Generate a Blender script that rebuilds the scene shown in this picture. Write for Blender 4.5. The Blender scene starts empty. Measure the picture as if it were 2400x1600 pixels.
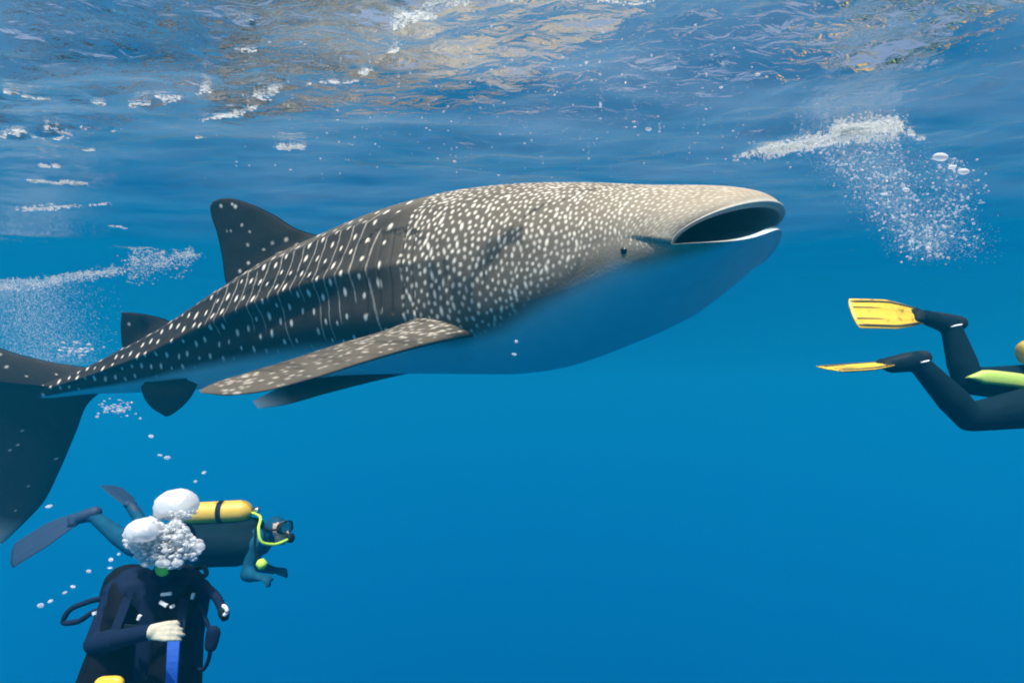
import bpy, bmesh, math, random
import numpy as np
from mathutils import Vector, Matrix

random.seed(7)
RNG = np.random.default_rng(7)
scene = bpy.context.scene
COL = scene.collection

# ------------------------------------------------------------------ camera
FPX = 1564.0                       # focal length in photo pixels (2400 wide)
CAM = Vector((0.0, 0.0, -1.84))    # 1.8 m under the surface (surface is z = 0)
PITCH = math.atan(100.0 / FPX)
cam_d = bpy.data.cameras.new('camera')
cam = bpy.data.objects.new('camera', cam_d)
COL.objects.link(cam)
cam.location = CAM
cam.rotation_euler = (math.pi / 2 + PITCH, 0, 0)
cam_d.sensor_fit = 'HORIZONTAL'
cam_d.sensor_width = 36.0
cam_d.lens = 36.0 * FPX / 2400.0
cam_d.clip_start = 0.05
cam_d.clip_end = 2000.0
scene.camera = cam
FW = Vector((0, math.cos(PITCH), math.sin(PITCH)))
UP = Vector((0, -math.sin(PITCH), math.cos(PITCH)))
RT = Vector((1, 0, 0))


def P(px, py, d):
    """photo pixel + distance along the lens axis -> world point"""
    return CAM + RT * ((px - 1200) / FPX * d) + UP * ((800 - py) / FPX * d) + FW * d


def proj(p):
    q = Vector(p) - CAM
    d = q.dot(FW)
    return (1200 + q.dot(RT) / d * FPX, 800 - q.dot(UP) / d * FPX, d)


def on_surface(px, py, z=0.0):
    """point where the pixel's ray meets the height z"""
    r = RT * ((px - 1200) / FPX) + UP * ((800 - py) / FPX) + FW
    t = (z - CAM.z) / r.z
    return CAM + r * t


# ------------------------------------------------------------------ world, sun, exposure
SUN_DIR = Vector((-0.08, -0.44, 0.89)).normalized()      # towards the sun
el = math.asin(SUN_DIR.z)
az = math.atan2(SUN_DIR.x, SUN_DIR.y)
world = bpy.data.worlds.new('World')
scene.world = world
world.use_nodes = True
wn = world.node_tree
wn.nodes.clear()
sky = wn.nodes.new('ShaderNodeTexSky')
sky.sky_type = 'NISHITA'
sky.sun_disc = False
sky.sun_elevation = el
sky.sun_rotation = az
sky.air_density = 0.8
sky.dust_density = 6.0
sky.ozone_density = 0.3
bg = wn.nodes.new('ShaderNodeBackground')
bg.inputs['Strength'].default_value = 0.15
wo = wn.nodes.new('ShaderNodeOutputWorld')
wn.links.new(sky.outputs[0], bg.inputs['Color'])
wn.links.new(bg.outputs[0], wo.inputs['Surface'])

sun_d = bpy.data.lights.new('sun', 'SUN')
sun_d.energy = 4.6
sun_d.angle = math.radians(0.6)
sun_d.color = (1.0, 0.965, 0.91)
sun = bpy.data.objects.new('sun', sun_d)
COL.objects.link(sun)
sun.location = (0, 0, 20)
sun.rotation_euler = SUN_DIR.to_track_quat('Z', 'Y').to_euler()

scene.view_settings.view_transform = 'Standard'
scene.view_settings.look = 'None'
scene.view_settings.exposure = 0.45
scene.view_settings.gamma = 1.0
cy = scene.cycles
cy.use_denoising = True
cy.max_bounces = 12
cy.diffuse_bounces = 3
cy.glossy_bounces = 4
cy.transmission_bounces = 4
cy.volume_bounces = 5
cy.transparent_max_bounces = 24
cy.caustics_reflective = False
cy.caustics_refractive = False
cy.sample_clamp_indirect = 6.0
cy.filter_width = 1.9


# ------------------------------------------------------------------ helpers
def tag(o, label=None, cat=None, group=None, kind=None):
    if label: o['label'] = label
    if cat: o['category'] = cat
    if group: o['group'] = group
    if kind: o['kind'] = kind
    return o


def empty(name, loc):
    o = bpy.data.objects.new(name, None)
    o.location = loc
    o.empty_display_size = 0.1
    COL.objects.link(o)
    bpy.context.view_layer.update()
    return o


def mesh_obj(name, verts, faces, mat, parent=None, smooth=True):
    me = bpy.data.meshes.new(name)
    me.from_pydata([tuple(v) for v in verts], [], [tuple(f) for f in faces])
    return link_mesh(name, me, mat, parent, smooth)


def link_mesh(name, me, mat, parent=None, smooth=True):
    me.update()
    if smooth and len(me.polygons):
        me.polygons.foreach_set('use_smooth', np.ones(len(me.polygons), dtype=bool))
    o = bpy.data.objects.new(name, me)
    COL.objects.link(o)
    if mat and not len(me.materials):
        me.materials.append(mat)
    if parent:
        # vertices are given in world space: keep them there
        o.parent = parent
        o.matrix_parent_inverse = Matrix.Translation(-parent_world(parent))
    return o


def parent_world(p):
    loc = Vector((0, 0, 0))
    while p:
        loc = loc + p.location if p.type == 'EMPTY' else loc
        p = p.parent if p.type == 'EMPTY' else None
    return loc


def nodes(name):
    m = bpy.data.materials.new(name)
    m.use_nodes = True
    nt = m.node_tree
    nt.nodes.clear()
    out = nt.nodes.new('ShaderNodeOutputMaterial')
    return m, nt, out


def plain(name, col, rough=0.5, noise=0.25, scale=30.0, bump=0.15, spec=0.5, metallic=0.0):
    """principled material with mottled colour and fine relief"""
    m, nt, out = nodes(name)
    b = nt.nodes.new('ShaderNodeBsdfPrincipled')
    tc = nt.nodes.new('ShaderNodeTexCoord')
    nz = nt.nodes.new('ShaderNodeTexNoise')
    nz.inputs['Scale'].default_value = scale
    nz.inputs['Detail'].default_value = 5
    nt.links.new(tc.outputs['Object'], nz.inputs['Vector'])
    mx = nt.nodes.new('ShaderNodeMix')
    mx.data_type = 'RGBA'
    c = Vector(col[:3])
    mx.inputs[6].default_value = (*(c * (1 - noise)), 1)
    mx.inputs[7].default_value = (*[min(1, v) for v in (c * (1 + noise))], 1)
    nt.links.new(nz.outputs['Fac'], mx.inputs[0])
    nt.links.new(mx.outputs[2], b.inputs['Base Color'])
    b.inputs['Roughness'].default_value = rough
    b.inputs['Metallic'].default_value = metallic
    b.inputs['Specular IOR Level'].default_value = spec
    bp = nt.nodes.new('ShaderNodeBump')
    bp.inputs['Strength'].default_value = bump
    bp.inputs['Distance'].default_value = 0.01
    nt.links.new(nz.outputs['Fac'], bp.inputs['Height'])
    nt.links.new(bp.outputs['Normal'], b.inputs['Normal'])
    nt.links.new(b.outputs[0], out.inputs['Surface'])
    return m


M = {}
M['neoprene'] = plain('black_neoprene', (0.012, 0.017, 0.024), 0.8, 0.35, 13, 0.55, 0.08)
M['navy'] = plain('navy_neoprene', (0.006, 0.014, 0.040), 0.8, 0.35, 13, 0.55, 0.08)
M['dark_teal'] = plain('dark_teal_neoprene', (0.0015, 0.012, 0.021), 0.8, 0.35, 13, 0.55, 0.08)
M['teal'] = plain('teal_neoprene', (0.006, 0.072, 0.135), 0.8, 0.35, 13, 0.55, 0.08)  # blue water haze over the rear diver painted into the suit colour
M['finblue'] = plain('dark_blue_fin', (0.004, 0.028, 0.075), 0.7, 0.2, 40, 0.1)
M['vest'] = plain('black_nylon', (0.004, 0.005, 0.008), 0.75, 0.35, 16, 0.5, 0.08)
M['blue'] = plain('blue_panel', (0.02, 0.10, 0.48), 0.6, 0.15, 60, 0.2)
M['lime'] = plain('lime_rubber', (0.45, 0.75, 0.08), 0.5, 0.15, 40, 0.1)
M['limestripe'] = plain('lime_stripe', (0.42, 0.62, 0.12), 0.6, 0.15, 40, 0.1)
M['yellow'] = plain('yellow_plastic', (0.78, 0.50, 0.035), 0.45, 0.12, 25, 0.08)
M['tank'] = plain('yellow_tank_paint', (0.66, 0.44, 0.06), 0.45, 0.12, 14, 0.08)
M['rubber'] = plain('black_rubber', (0.006, 0.013, 0.018), 0.65, 0.2, 60, 0.15, 0.15)
M['rail'] = plain('dark_olive_rubber', (0.06, 0.05, 0.02), 0.5, 0.2, 60, 0.15)
M['glove'] = plain('pale_glove', (0.46, 0.44, 0.34), 0.8, 0.15, 60, 0.3)
M['skin'] = plain('human_skin', (0.50, 0.36, 0.28), 0.55, 0.1, 40, 0.1)
M['metal'] = plain('chrome', (0.7, 0.7, 0.7), 0.25, 0.1, 30, 0.05, metallic=1.0)
M['white'] = plain('white_plastic', (0.75, 0.77, 0.78), 0.5, 0.08, 30, 0.05)
M['eye'] = plain('shark_eye', (0.008, 0.008, 0.008), 0.15, 0.2, 30, 0.0)

# mask glass: glossy pale pane
gm, nt, out = nodes('mask_glass')
g1 = nt.nodes.new('ShaderNodeBsdfGlossy'); g1.inputs['Roughness'].default_value = 0.08
g2 = nt.nodes.new('ShaderNodeBsdfTransparent')
gx = nt.nodes.new('ShaderNodeMixShader')
lw = nt.nodes.new('ShaderNodeLayerWeight'); lw.inputs['Blend'].default_value = 0.55
nt.links.new(lw.outputs['Facing'], gx.inputs[0])
nt.links.new(g2.outputs[0], gx.inputs[1]); nt.links.new(g1.outputs[0], gx.inputs[2])
nt.links.new(gx.outputs[0], out.inputs['Surface'])
M['glass'] = gm

# bubbles: silvery shell that is clearer towards its middle
bm_, nt, out = nodes('bubble_shell')
lw = nt.nodes.new('ShaderNodeLayerWeight'); lw.inputs['Blend'].default_value = 0.45
mr = nt.nodes.new('ShaderNodeMapRange')
mr.inputs['To Min'].default_value = 0.38; mr.inputs['To Max'].default_value = 0.95
nt.links.new(lw.outputs['Facing'], mr.inputs['Value'])
tr = nt.nodes.new('ShaderNodeBsdfTransparent')
gl = nt.nodes.new('ShaderNodeBsdfGlossy'); gl.inputs['Roughness'].default_value = 0.12
gl.inputs['Color'].default_value = (0.95, 0.97, 1, 1)
df = nt.nodes.new('ShaderNodeBsdfDiffuse'); df.inputs['Color'].default_value = (0.92, 0.94, 0.95, 1)
tb_ = nt.nodes.new('ShaderNodeBsdfTranslucent'); tb_.inputs['Color'].default_value = (0.9, 0.93, 0.95, 1)
msd = nt.nodes.new('ShaderNodeMixShader'); msd.inputs[0].default_value = 0.5
nt.links.new(df.outputs[0], msd.inputs[1]); nt.links.new(tb_.outputs[0], msd.inputs[2])
ms0 = nt.nodes.new('ShaderNodeMixShader'); ms0.inputs[0].default_value = 0.86
nt.links.new(gl.outputs[0], ms0.inputs[1]); nt.links.new(msd.outputs[0], ms0.inputs[2])
tcb = nt.nodes.new('ShaderNodeTexCoord'); nzb = nt.nodes.new('ShaderNodeTexNoise'); nzb.inputs['Scale'].default_value = 28.0
nt.links.new(tcb.outputs['Object'], nzb.inputs['Vector'])
bpb = nt.nodes.new('ShaderNodeBump'); bpb.inputs['Strength'].default_value = 0.8; bpb.inputs['Distance'].default_value = 0.02
nt.links.new(nzb.outputs['Fac'], bpb.inputs['Height']); nt.links.new(bpb.outputs[0], gl.inputs['Normal'])
ms1 = nt.nodes.new('ShaderNodeMixShader')
nt.links.new(mr.outputs[0], ms1.inputs[0])
nt.links.new(tr.outputs[0], ms1.inputs[1]); nt.links.new(ms0.outputs[0], ms1.inputs[2])
nt.links.new(ms1.outputs[0], out.inputs['Surface'])
M['bubble'] = bm_
M['dome'] = bm_.copy(); M['dome'].name = 'large_bubble_shell'
for n_ in M['dome'].node_tree.nodes:
    if n_.type == 'MAP_RANGE': n_.inputs['To Min'].default_value = 0.72
    if n_.type == 'BSDF_GLOSSY': n_.inputs['Roughness'].default_value = 0.3

# froth: tiny bubbles at the surface, light comes through from above
fm, nt, out = nodes('froth')
d1 = nt.nodes.new('ShaderNodeBsdfDiffuse'); d1.inputs['Color'].default_value = (0.8, 0.82, 0.82, 1)
t1 = nt.nodes.new('ShaderNodeBsdfTranslucent'); t1.inputs['Color'].default_value = (0.9, 0.92, 0.9, 1)
t2 = nt.nodes.new('ShaderNodeBsdfTransparent')
a1 = nt.nodes.new('ShaderNodeMixShader'); a1.inputs[0].default_value = 0.8
nt.links.new(d1.outputs[0], a1.inputs[1]); nt.links.new(t1.outputs[0], a1.inputs[2])
a2 = nt.nodes.new('ShaderNodeMixShader'); a2.inputs[0].default_value = 0.62
nt.links.new(t2.outputs[0], a2.inputs[1]); nt.links.new(a1.outputs[0], a2.inputs[2])
nt.links.new(a2.outputs[0], out.inputs['Surface'])
M['froth'] = fm

# ------------------------------------------------------------------ the water: body (haze) and surface
hz, nt, out = nodes('sea_water_body')
pv = nt.nodes.new('ShaderNodeVolumePrincipled')
pv.inputs['Color'].default_value = (0.006, 0.53, 0.80, 1)
pv.inputs['Density'].default_value = 0.022
pv.inputs['Absorption Color'].default_value = (0, 0, 0, 1)
pv.inputs['Anisotropy'].default_value = 0.5
nt.links.new(pv.outputs[0], out.inputs['Volume'])
HX, HY, HZ = 260.0, 260.0, 170.0
hv = [(x, y, z) for z in (-HZ, 0.45) for (x, y) in ((-HX, -HY), (HX, -HY), (HX, HY), (-HX, HY))]
hf = [(3, 2, 1, 0), (4, 5, 6, 7), (0, 1, 5, 4), (1, 2, 6, 5), (2, 3, 7, 6), (3, 0, 4, 7)]
haze = mesh_obj('haze', hv, hf, hz, smooth=False)
tag(haze, 'clear blue sea water filling the whole scene and fading far things', 'water', kind='stuff')


def axis(lo, hi, step, far_lo, far_hi, grow=1.10):
    mid = list(np.arange(lo, hi + 1e-6, step))
    a, s, left = lo, step, []
    while a > far_lo:
        s *= grow; a -= s; left.append(max(a, far_lo))
    b, s, right = hi, step, []
    while b < far_hi:
        s *= grow; b += s; right.append(min(b, far_hi))
    return np.array(left[::-1] + mid + right)


def wave_height(X, Y):
    rng = np.random.default_rng(21)
    Z = np.zeros_like(X)
    R = np.hypot(X, Y)
    for i in range(46):
        lam = 0.16 * (5.5 / 0.16) ** (i / 45.0)
        th = math.radians(75) + rng.normal(0, 0.75)
        k = 2 * math.pi / lam
        slope = 0.030 if lam < 1.2 else 0.024
        amp = slope / k
        fade = np.clip((lam * 70 - R) / (lam * 30), 0, 1) * np.interp(R, [0, 4.8, 9, 20, 34], [1, 1, 0.34, 0.10, 0])
        ph = k * (X * math.cos(th) + Y * math.sin(th)) + rng.uniform(0, 6.28)
        Z += amp * fade * (np.sin(ph) + 0.25 * np.sin(2 * ph + 0.6))
    # patches of short steep chop where bits of sky break through
    for i, (px, py, rad, sl) in enumerate(CHOP):
        c = on_surface(px, py)
        g = np.exp(-(((X - c.x) / (rad * 1.7)) ** 2 + ((Y - c.y) / rad) ** 2))
        near = g > 0.01
        if not near.any(): continue
        for q in range(9):
            lam = 0.13 + 0.035 * q
            th = math.radians(80) + rng.normal(0, 0.7)
            k = 2 * math.pi / lam
            ph = k * (X * math.cos(th) + Y * math.sin(th)) + rng.uniform(0, 6.28)
            Z = Z + g * sl / k * np.sin(ph + 0.8 * np.sin(0.37 * ph))
    return Z


CHOP = [(1060, -60, 0.26, 0.20), (975, 0, 0.20, 0.16), (1140, -70, 0.16, 0.16), (1450, -5, 0.25, 0.12), (640, 195, 0.30, 0.10), (880, 120, 0.25, 0.10),
        (420, 195, 0.35, 0.10), (100, 290, 0.5, 0.10), (1830, 0, 0.25, 0.12), (2200, 60, 0.35, 0.06), (600, 30, 0.25, 0.07), (100, 60, 0.3, 0.07)]
gx_ = axis(-8, 8, 0.035, -255, 255)
gy_ = axis(1.6, 15, 0.035, -255, 255)
X, Y = np.meshgrid(gx_, gy_, indexing='ij')
Z = wave_height(X, Y)
nx, ny = X.shape
co = np.stack([X, Y, Z], -1).reshape(-1, 3).astype(np.float32)
ii, jj = np.meshgrid(np.arange(nx - 1), np.arange(ny - 1), indexing='ij')
a = (ii * ny + jj).ravel()
quads = np.stack([a, a + ny, a + ny + 1, a + 1], -1)


def np_mesh(name, co, quads):
    me = bpy.data.meshes.new(name)
    n = len(quads)
    me.vertices.add(len(co)); me.vertices.foreach_set('co', np.asarray(co, np.float32).ravel())
    me.loops.add(n * 4); me.loops.foreach_set('vertex_index', np.asarray(quads, np.int32).ravel())
    me.polygons.add(n)
    me.polygons.foreach_set('loop_start', np.arange(0, n * 4, 4, dtype=np.int32))
    me.update(calc_edges=True)
    return me


sm, nt, out = nodes('sea_surface')
tc = nt.nodes.new('ShaderNodeTexCoord')
mp = nt.nodes.new('ShaderNodeMapping'); mp.inputs['Scale'].default_value = (3.0, 5.0, 3.0)
nt.links.new(tc.outputs['Object'], mp.inputs['Vector'])
nz = nt.nodes.new('ShaderNodeTexNoise'); nz.inputs['Scale'].default_value = 2.2
nz.inputs['Detail'].default_value = 4; nz.inputs['Distortion'].default_value = 0.6
nt.links.new(mp.outputs[0], nz.inputs['Vector'])
bp = nt.nodes.new('ShaderNodeBump'); bp.inputs['Strength'].default_value = 0.5
bp.inputs['Distance'].default_value = 0.03
vl = nt.nodes.new('ShaderNodeVectorMath'); vl.operation = 'LENGTH'
nt.links.new(tc.outputs['Object'], vl.inputs[0])
fd_ = nt.nodes.new('ShaderNodeMapRange')
for k_, v_ in (('From Min', 3.8), ('From Max', 9.0), ('To Min', 0.8), ('To Max', 0.0)): fd_.inputs[k_].default_value = v_
nt.links.new(vl.outputs['Value'], fd_.inputs['Value'])
nt.links.new(fd_.outputs[0], bp.inputs['Strength'])
nt.links.new(nz.outputs['Fac'], bp.inputs['Height'])
fr = nt.nodes.new('ShaderNodeFresnel'); fr.inputs['IOR'].default_value = 1.333
nt.links.new(bp.outputs[0], fr.inputs['Normal'])
t0 = nt.nodes.new('ShaderNodeBsdfTransparent')
g0 = nt.nodes.new('ShaderNodeBsdfGlossy'); g0.inputs['Roughness'].default_value = 0.06
nt.links.new(bp.outputs[0], g0.inputs['Normal'])
mx = nt.nodes.new('ShaderNodeMixShader')
nt.links.new(fr.outputs[0], mx.inputs[0])
nt.links.new(t0.outputs[0], mx.inputs[1]); nt.links.new(g0.outputs[0], mx.inputs[2])
# streaky translucent film, as of micro-bubbles, added to brighten the surface
st_ = nt.nodes.new('ShaderNodeMapping'); st_.inputs['Scale'].default_value = (0.45, 1.3, 1.0)
nt.links.new(tc.outputs['Object'], st_.inputs['Vector'])
n3 = nt.nodes.new('ShaderNodeTexNoise'); n3.inputs['Scale'].default_value = 1.6; n3.inputs['Detail'].default_value = 6
nt.links.new(st_.outputs[0], n3.inputs['Vector'])
fr2 = nt.nodes.new('ShaderNodeMapRange')
for k_, v_ in (('From Min', 0.3), ('From Max', 0.75), ('To Min', 0.004), ('To Max', 0.075)): fr2.inputs[k_].default_value = v_
nt.links.new(n3.outputs['Fac'], fr2.inputs['Value'])
tl = nt.nodes.new('ShaderNodeBsdfTranslucent'); tl.inputs['Color'].default_value = (0.78, 0.92, 1.0, 1)
mx2 = nt.nodes.new('ShaderNodeMixShader')
fd2 = nt.nodes.new('ShaderNodeMapRange')
for k_, v_ in (('From Min', 3.6), ('From Max', 9.5), ('To Min', 1.0), ('To Max', 0.0)): fd2.inputs[k_].default_value = v_
nt.links.new(vl.outputs['Value'], fd2.inputs['Value'])
mm = nt.nodes.new('ShaderNodeMath'); mm.operation = 'MULTIPLY'
nt.links.new(fr2.outputs[0], mm.inputs[0]); nt.links.new(fd2.outputs[0], mm.inputs[1])
nt.links.new(mm.outputs[0], mx2.inputs[0])
nt.links.new(mx.outputs[0], mx2.inputs[1]); nt.links.new(tl.outputs[0], mx2.inputs[2])
nt.links.new(mx2.outputs[0], out.inputs['Surface'])
ws = link_mesh('water_surface', np_mesh('water_surface', co, quads), sm)
tag(ws, 'rippled underside of the sea surface with mirror reflections', 'water surface', kind='structure')


def surf_z(x, y):
    return float(wave_height(np.array([[x]]), np.array([[y]]))[0, 0])


# ------------------------------------------------------------------ the whale shark
def hermite_interp(xs, ys, x):
    xs = np.asarray(xs, float); ys = np.asarray(ys, float)
    d = np.diff(ys) / np.diff(xs)
    m = np.empty_like(ys)
    m[1:-1] = (d[1:] * np.diff(xs)[:-1] + d[:-1] * np.diff(xs)[1:]) / (np.diff(xs)[1:] + np.diff(xs)[:-1])
    m[0], m[-1] = d[0], d[-1]
    x = np.asarray(x, float)
    i = np.clip(np.searchsorted(xs, x) - 1, 0, len(xs) - 2)
    h = xs[i + 1] - xs[i]
    t = (x - xs[i]) / h
    return ((2 * t**3 - 3 * t**2 + 1) * ys[i] + (t**3 - 2 * t**2 + t) * h * m[i]
            + (-2 * t**3 + 3 * t**2) * ys[i + 1] + (t**3 - t**2) * h * m[i + 1])


ST = np.array([   # centre px, top y, bottom y, half width (m), distance
    (30, 908, 945, 0.030, 6.42),
    (110, 893, 936, 0.070, 6.33),
    (200, 864, 924, 0.130, 6.22),
    (300, 815, 920, 0.200, 6.10),
    (420, 752, 915, 0.290, 5.92),
    (540, 676, 905, 0.370, 5.70),
    (680, 596, 893, 0.460, 5.43),
    (800, 546, 880, 0.520, 5.18),
    (900, 506, 876, 0.560, 4.95),
    (1000, 474, 875, 0.585, 4.70),
    (1114, 448, 876, 0.600, 4.47),
    (1210, 437, 875, 0.610, 4.28),
    (1300, 433, 862, 0.615, 4.12),
    (1400, 434, 828, 0.610, 3.95),
    (1490, 438, 790, 0.590, 3.81),
    (1560, 441, 754, 0.565, 3.70)])


def st(c, k):
    return hermite_interp(ST[:, 0], ST[:, k], c)


NV = 440
cs_f = np.linspace(30, 1560, 3000)
cen_f = np.array([P(c, 0.5 * (t + b), d) for c, t, b, d in
                  zip(cs_f, st(cs_f, 1), st(cs_f, 2), st(cs_f, 4))])
seg = np.linalg.norm(np.diff(cen_f, axis=0), axis=1)
arc = np.concatenate([[0], np.cumsum(seg)])
# ring spacing: finer on the head
NB = 700
w = np.interp(arc, [0, arc[-1] * 0.45, arc[-1] * 0.7, arc[-1]], [1 / 1.25, 1.0, 1.4, 1.7])
cw = np.concatenate([[0], np.cumsum(0.5 * (w[1:] + w[:-1]) * np.diff(arc))])
cpx = np.interp(np.linspace(0, cw[-1], NB), cw, cs_f)
vang = np.linspace(0, 2 * math.pi, NV, endpoint=False)       # 0 near flank, 90 back, 180 far flank, 270 belly


def ring(c):
    t, b, hw, d = [float(st(np.array([c]), k)[0]) for k in (1, 2, 3, 4)]
    ct = P(c, 0.5 * (t + b), d)
    hh = 0.5 * (b - t) / FPX * d
    e = 4.0
    p0 = P(c - e, 800, float(st(np.array([c - e]), 4)[0])); p1 = P(c + e, 800, float(st(np.array([c + e]), 4)[0]))
    tg = Vector((p1.x - p0.x, p1.y - p0.y, 0)).normalized()
    side = Vector((tg.y, -tg.x, 0))          # towards the camera
    cv, sv = np.cos(vang), np.sin(vang)
    pw = 0.92
    cx = np.sign(cv) * np.abs(cv) ** pw * hw
    sz = np.sign(sv) * np.abs(sv) ** pw * hh
    # the back is a little roof-shaped, the belly broad
    cx = cx * np.where(sv > 0, 1 - 0.10 * sv**2, 1 + 0.06 * np.abs(sv))
    und = np.clip((950 - c) / 350, 0, 1)
    cx = cx * np.where(sv < 0, 1 - 0.34 * und * np.abs(sv) ** 0.8, 1)
    # longitudinal ridges on the flanks, strongest on the rear body
    kr = np.clip((1230 - c) / 350, 0, 1) * np.clip((c - 20) / 200, 0.35, 1)
    deg = np.degrees(vang)
    rad = np.ones(NV)
    for a0, am in ((64, 0.020), (38, 0.048), (3, 0.085)):
        for aa in (a0, 180 - a0):
            dd = (deg - aa + 180) % 360 - 180
            rad += am * kr * np.exp(-np.abs(dd / 5.5) ** 1.5)
            rad -= 0.35 * am * kr * np.exp(-((dd + np.sign(90 - aa) * 13) / 9.0) ** 2)
    cx = cx * rad; sz = sz * (1 + (rad - 1) * 0.6)
    return np.array(ct)[None, :] + np.outer(cx, np.array(side)) + np.outer(sz, np.array((0, 0, 1.0)))


body = np.stack([ring(c) for c in cpx])

# mouth: lip loop in the frame of the head
Fh = Vector((0.913, -0.407, 0)).normalized()
Sh = Vector((Fh.y, -Fh.x, 0))
SETB, HWM = 0.48, 0.48
front = P(1838, 499, 3.40)
zU, zL = front.z, P(1838, 540, 3.40).z
zC = P(1577, 577, 3.19).z
ac = Vector((front.x, front.y, 0)) - Fh * SETB
lip = np.zeros((NV, 3)); tan1 = np.zeros((NV, 3)); inn = np.zeros((NV, 3))
for j, v in enumerate(vang):
    up_ = v <= math.pi
    phi = math.pi / 2 - v if up_ else v - 1.5 * math.pi      # +90 near corner .. -90 far corner
    cp, sp = max(math.cos(phi), 0), math.sin(phi)
    z = zC + ((zU - zC) * cp ** 0.50 if up_ else (zL - zC) * cp ** 4.2)
    f = SETB * cp ** 0.9 - (0.0 if up_ else 0.03 * cp)
    p = ac + Fh * f + Sh * (HWM * np.sign(sp) * abs(sp) ** 0.9)
    p.z = z
    lip[j] = p
    s_ = 1 if up_ else -1
    outw = (Fh * cp * 0.8 + Sh * sp).normalized()
    t = Vector((0, 0, -0.16 * s_ * cp)) + outw * 0.02 * (1 if up_ else 2.0) - Sh * (sp * 0.10)
    if not up_:
        t = Vector((0, 0, 0.10 * max(cp, 0.3))) + outw * 0.06 - Sh * (sp * 0.05)
    tan1[j] = t
    inn[j] = -np.array(outw)
tan0 = (body[-1] - body[-4])
tan0 = tan0 / np.linalg.norm(tan0, axis=1)[:, None]
dist = np.linalg.norm(lip - body[-1], axis=1)[:, None]
upw = np.clip(np.sin(vang), 0, 1)[:, None]
NH = 120
lipbulge = np.where(vang[:, None] > math.pi, -inn * 0.022 + np.array((0, 0, -0.004)), -inn * 0.010)
hd = []
for k in range(1, NH + 1):
    t = k / NH
    h00, h10, h01, h11 = 2*t**3-3*t**2+1, t**3-2*t**2+t, -2*t**3+3*t**2, t**3-t**2
    hd.append(h00 * body[-1] + h10 * tan0 * dist * (1.0 - 0.02 * upw - 0.40 * np.clip(-np.sin(vang), 0, 1)[:, None]) + h01 * lip + h11 * tan1 * (1.3 + 1.3 * upw) + lipbulge * math.exp(-((t - 0.955) / 0.032) ** 2))
hd = np.stack(hd)
# lips roll inwards, then the cavity runs back into the head
zax = np.array((0, 0, 1.0))
sgn = np.where(vang <= math.pi, 1.0, -1.0)[:, None]
cpv = np.abs(np.sin(vang))[:, None]
cav = []
mid = lip.mean(axis=0)
Fn = np.array(Fh)
cav.append(lip + inn * 0.012 - zax * sgn * cpv * 0.010)
cav.append(lip + inn * 0.030 - zax * sgn * cpv * 0.008)
cav.append(lip + inn * 0.045 + zax * sgn * cpv * 0.012)
for k, (bk, scl, hgt) in enumerate(((0.09, 0.93, 1.25), (0.18, 0.88, 1.5), (0.32, 0.8, 1.6), (0.5, 0.65, 1.5), (0.68, 0.4, 1.0), (0.74, 0.05, 0.1))):
    q = lip - mid
    fcomp = q @ Fn
    q = q - np.outer(fcomp * (0.25 + 0.12 * k if k < 5 else 1), Fn)
    zc = q[:, 2:3].copy()
    q = q * scl
    q[:, 2:3] = zc * hgt
    cav.append(mid + q - Fn * bk)
cav = np.stack(cav)
full = np.concatenate([body, hd, cav])
NR = len(full)
NBODY = NB + NH

# --- pattern: R spot, G tone (0 dark flank .. 1 beige head), B belly, A mouth
spot = np.zeros((NR, NV)); tone = np.zeros((NR, NV)); belly = np.zeros((NR, NV)); mouth = np.zeros((NR, NV))
dark = np.zeros((NR, NV))
cring = np.concatenate([cpx, np.linspace(1560, 1840, NH + 1)[1:], np.full(len(cav), 1840.0)])
cen = full.mean(axis=1)
sarc = np.concatenate([[0], np.cumsum(np.linalg.norm(np.diff(cen[:NBODY], axis=0), axis=1))])
# girth coordinate from the back line, per side
jtop = int(round(NV / 4))
tg_ = np.zeros((NBODY, NV))
dj = np.linalg.norm(np.roll(full[:NBODY], -1, axis=1) - full[:NBODY], axis=2)
for k in range(1, NV // 2 + 1):
    jn = (jtop - k) % NV
    tg_[:, jn] = tg_[:, (jn + 1) % NV] + dj[:, jn]
    jf = (jtop + k) % NV
    if k < NV // 2:
        tg_[:, jf] = tg_[:, (jf - 1) % NV] + dj[:, (jf - 1) % NV]
side_mask = np.zeros((2, NV), bool)
for k in range(0, NV // 2 + 1):
    side_mask[0, (jtop - k) % NV] = True
    side_mask[1, (jtop + k) % NV] = True
degv = np.degrees(vang)
degs = np.where(degv > 180, degv - 360, degv)                # -180..180
elev = np.where(np.abs(degs) <= 90, degs, np.sign(degs) * (180 - np.abs(degs)))   # -90 belly .. 90 back
# belly boundary angle along the body
vb = np.interp(cring, [30, 200, 330, 450, 600, 800, 1000, 1180, 1300, 1450, 1560, 1640, 1840],
               [-45, -42, -38, -34, -36, -40, -44, -42, -31, -11, 0, -10, -26])
vb_spot = vb.copy()
vb = vb - np.interp(cring, [1150, 1350, 1560, 1840], [0, 8, 20, 8])
wb = np.interp(cring, [30, 400, 900, 1200, 1400, 1840], [9, 9, 9, 7, 8, 12])
belly[:] = np.clip(0.5 + (vb[:, None] - elev[None, :]) / (2 * wb[:, None]), 0, 1)
belly = belly * belly * (3 - 2 * belly)
tone[:] = np.interp(cring, [30, 600, 850, 1020, 1110, 1250, 1450, 1600, 1750], [0.02, 0.0, 0.03, 0.10, 0.24, 0.32, 0.45, 0.74, 1.0])[:, None]
tone += 0.20 * np.clip((elev[None, :] - 42) / 14, 0, 1) * np.clip((cring - 420) / 250, 0, 1)[:, None] * np.clip((1250 - cring) / 200, 0, 1)[:, None]  # wet sky sheen along the back, painted into the skin tone
lipd = np.clip((np.arange(NR) - (NBODY - 26)) / 22.0, 0, 1)
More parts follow.
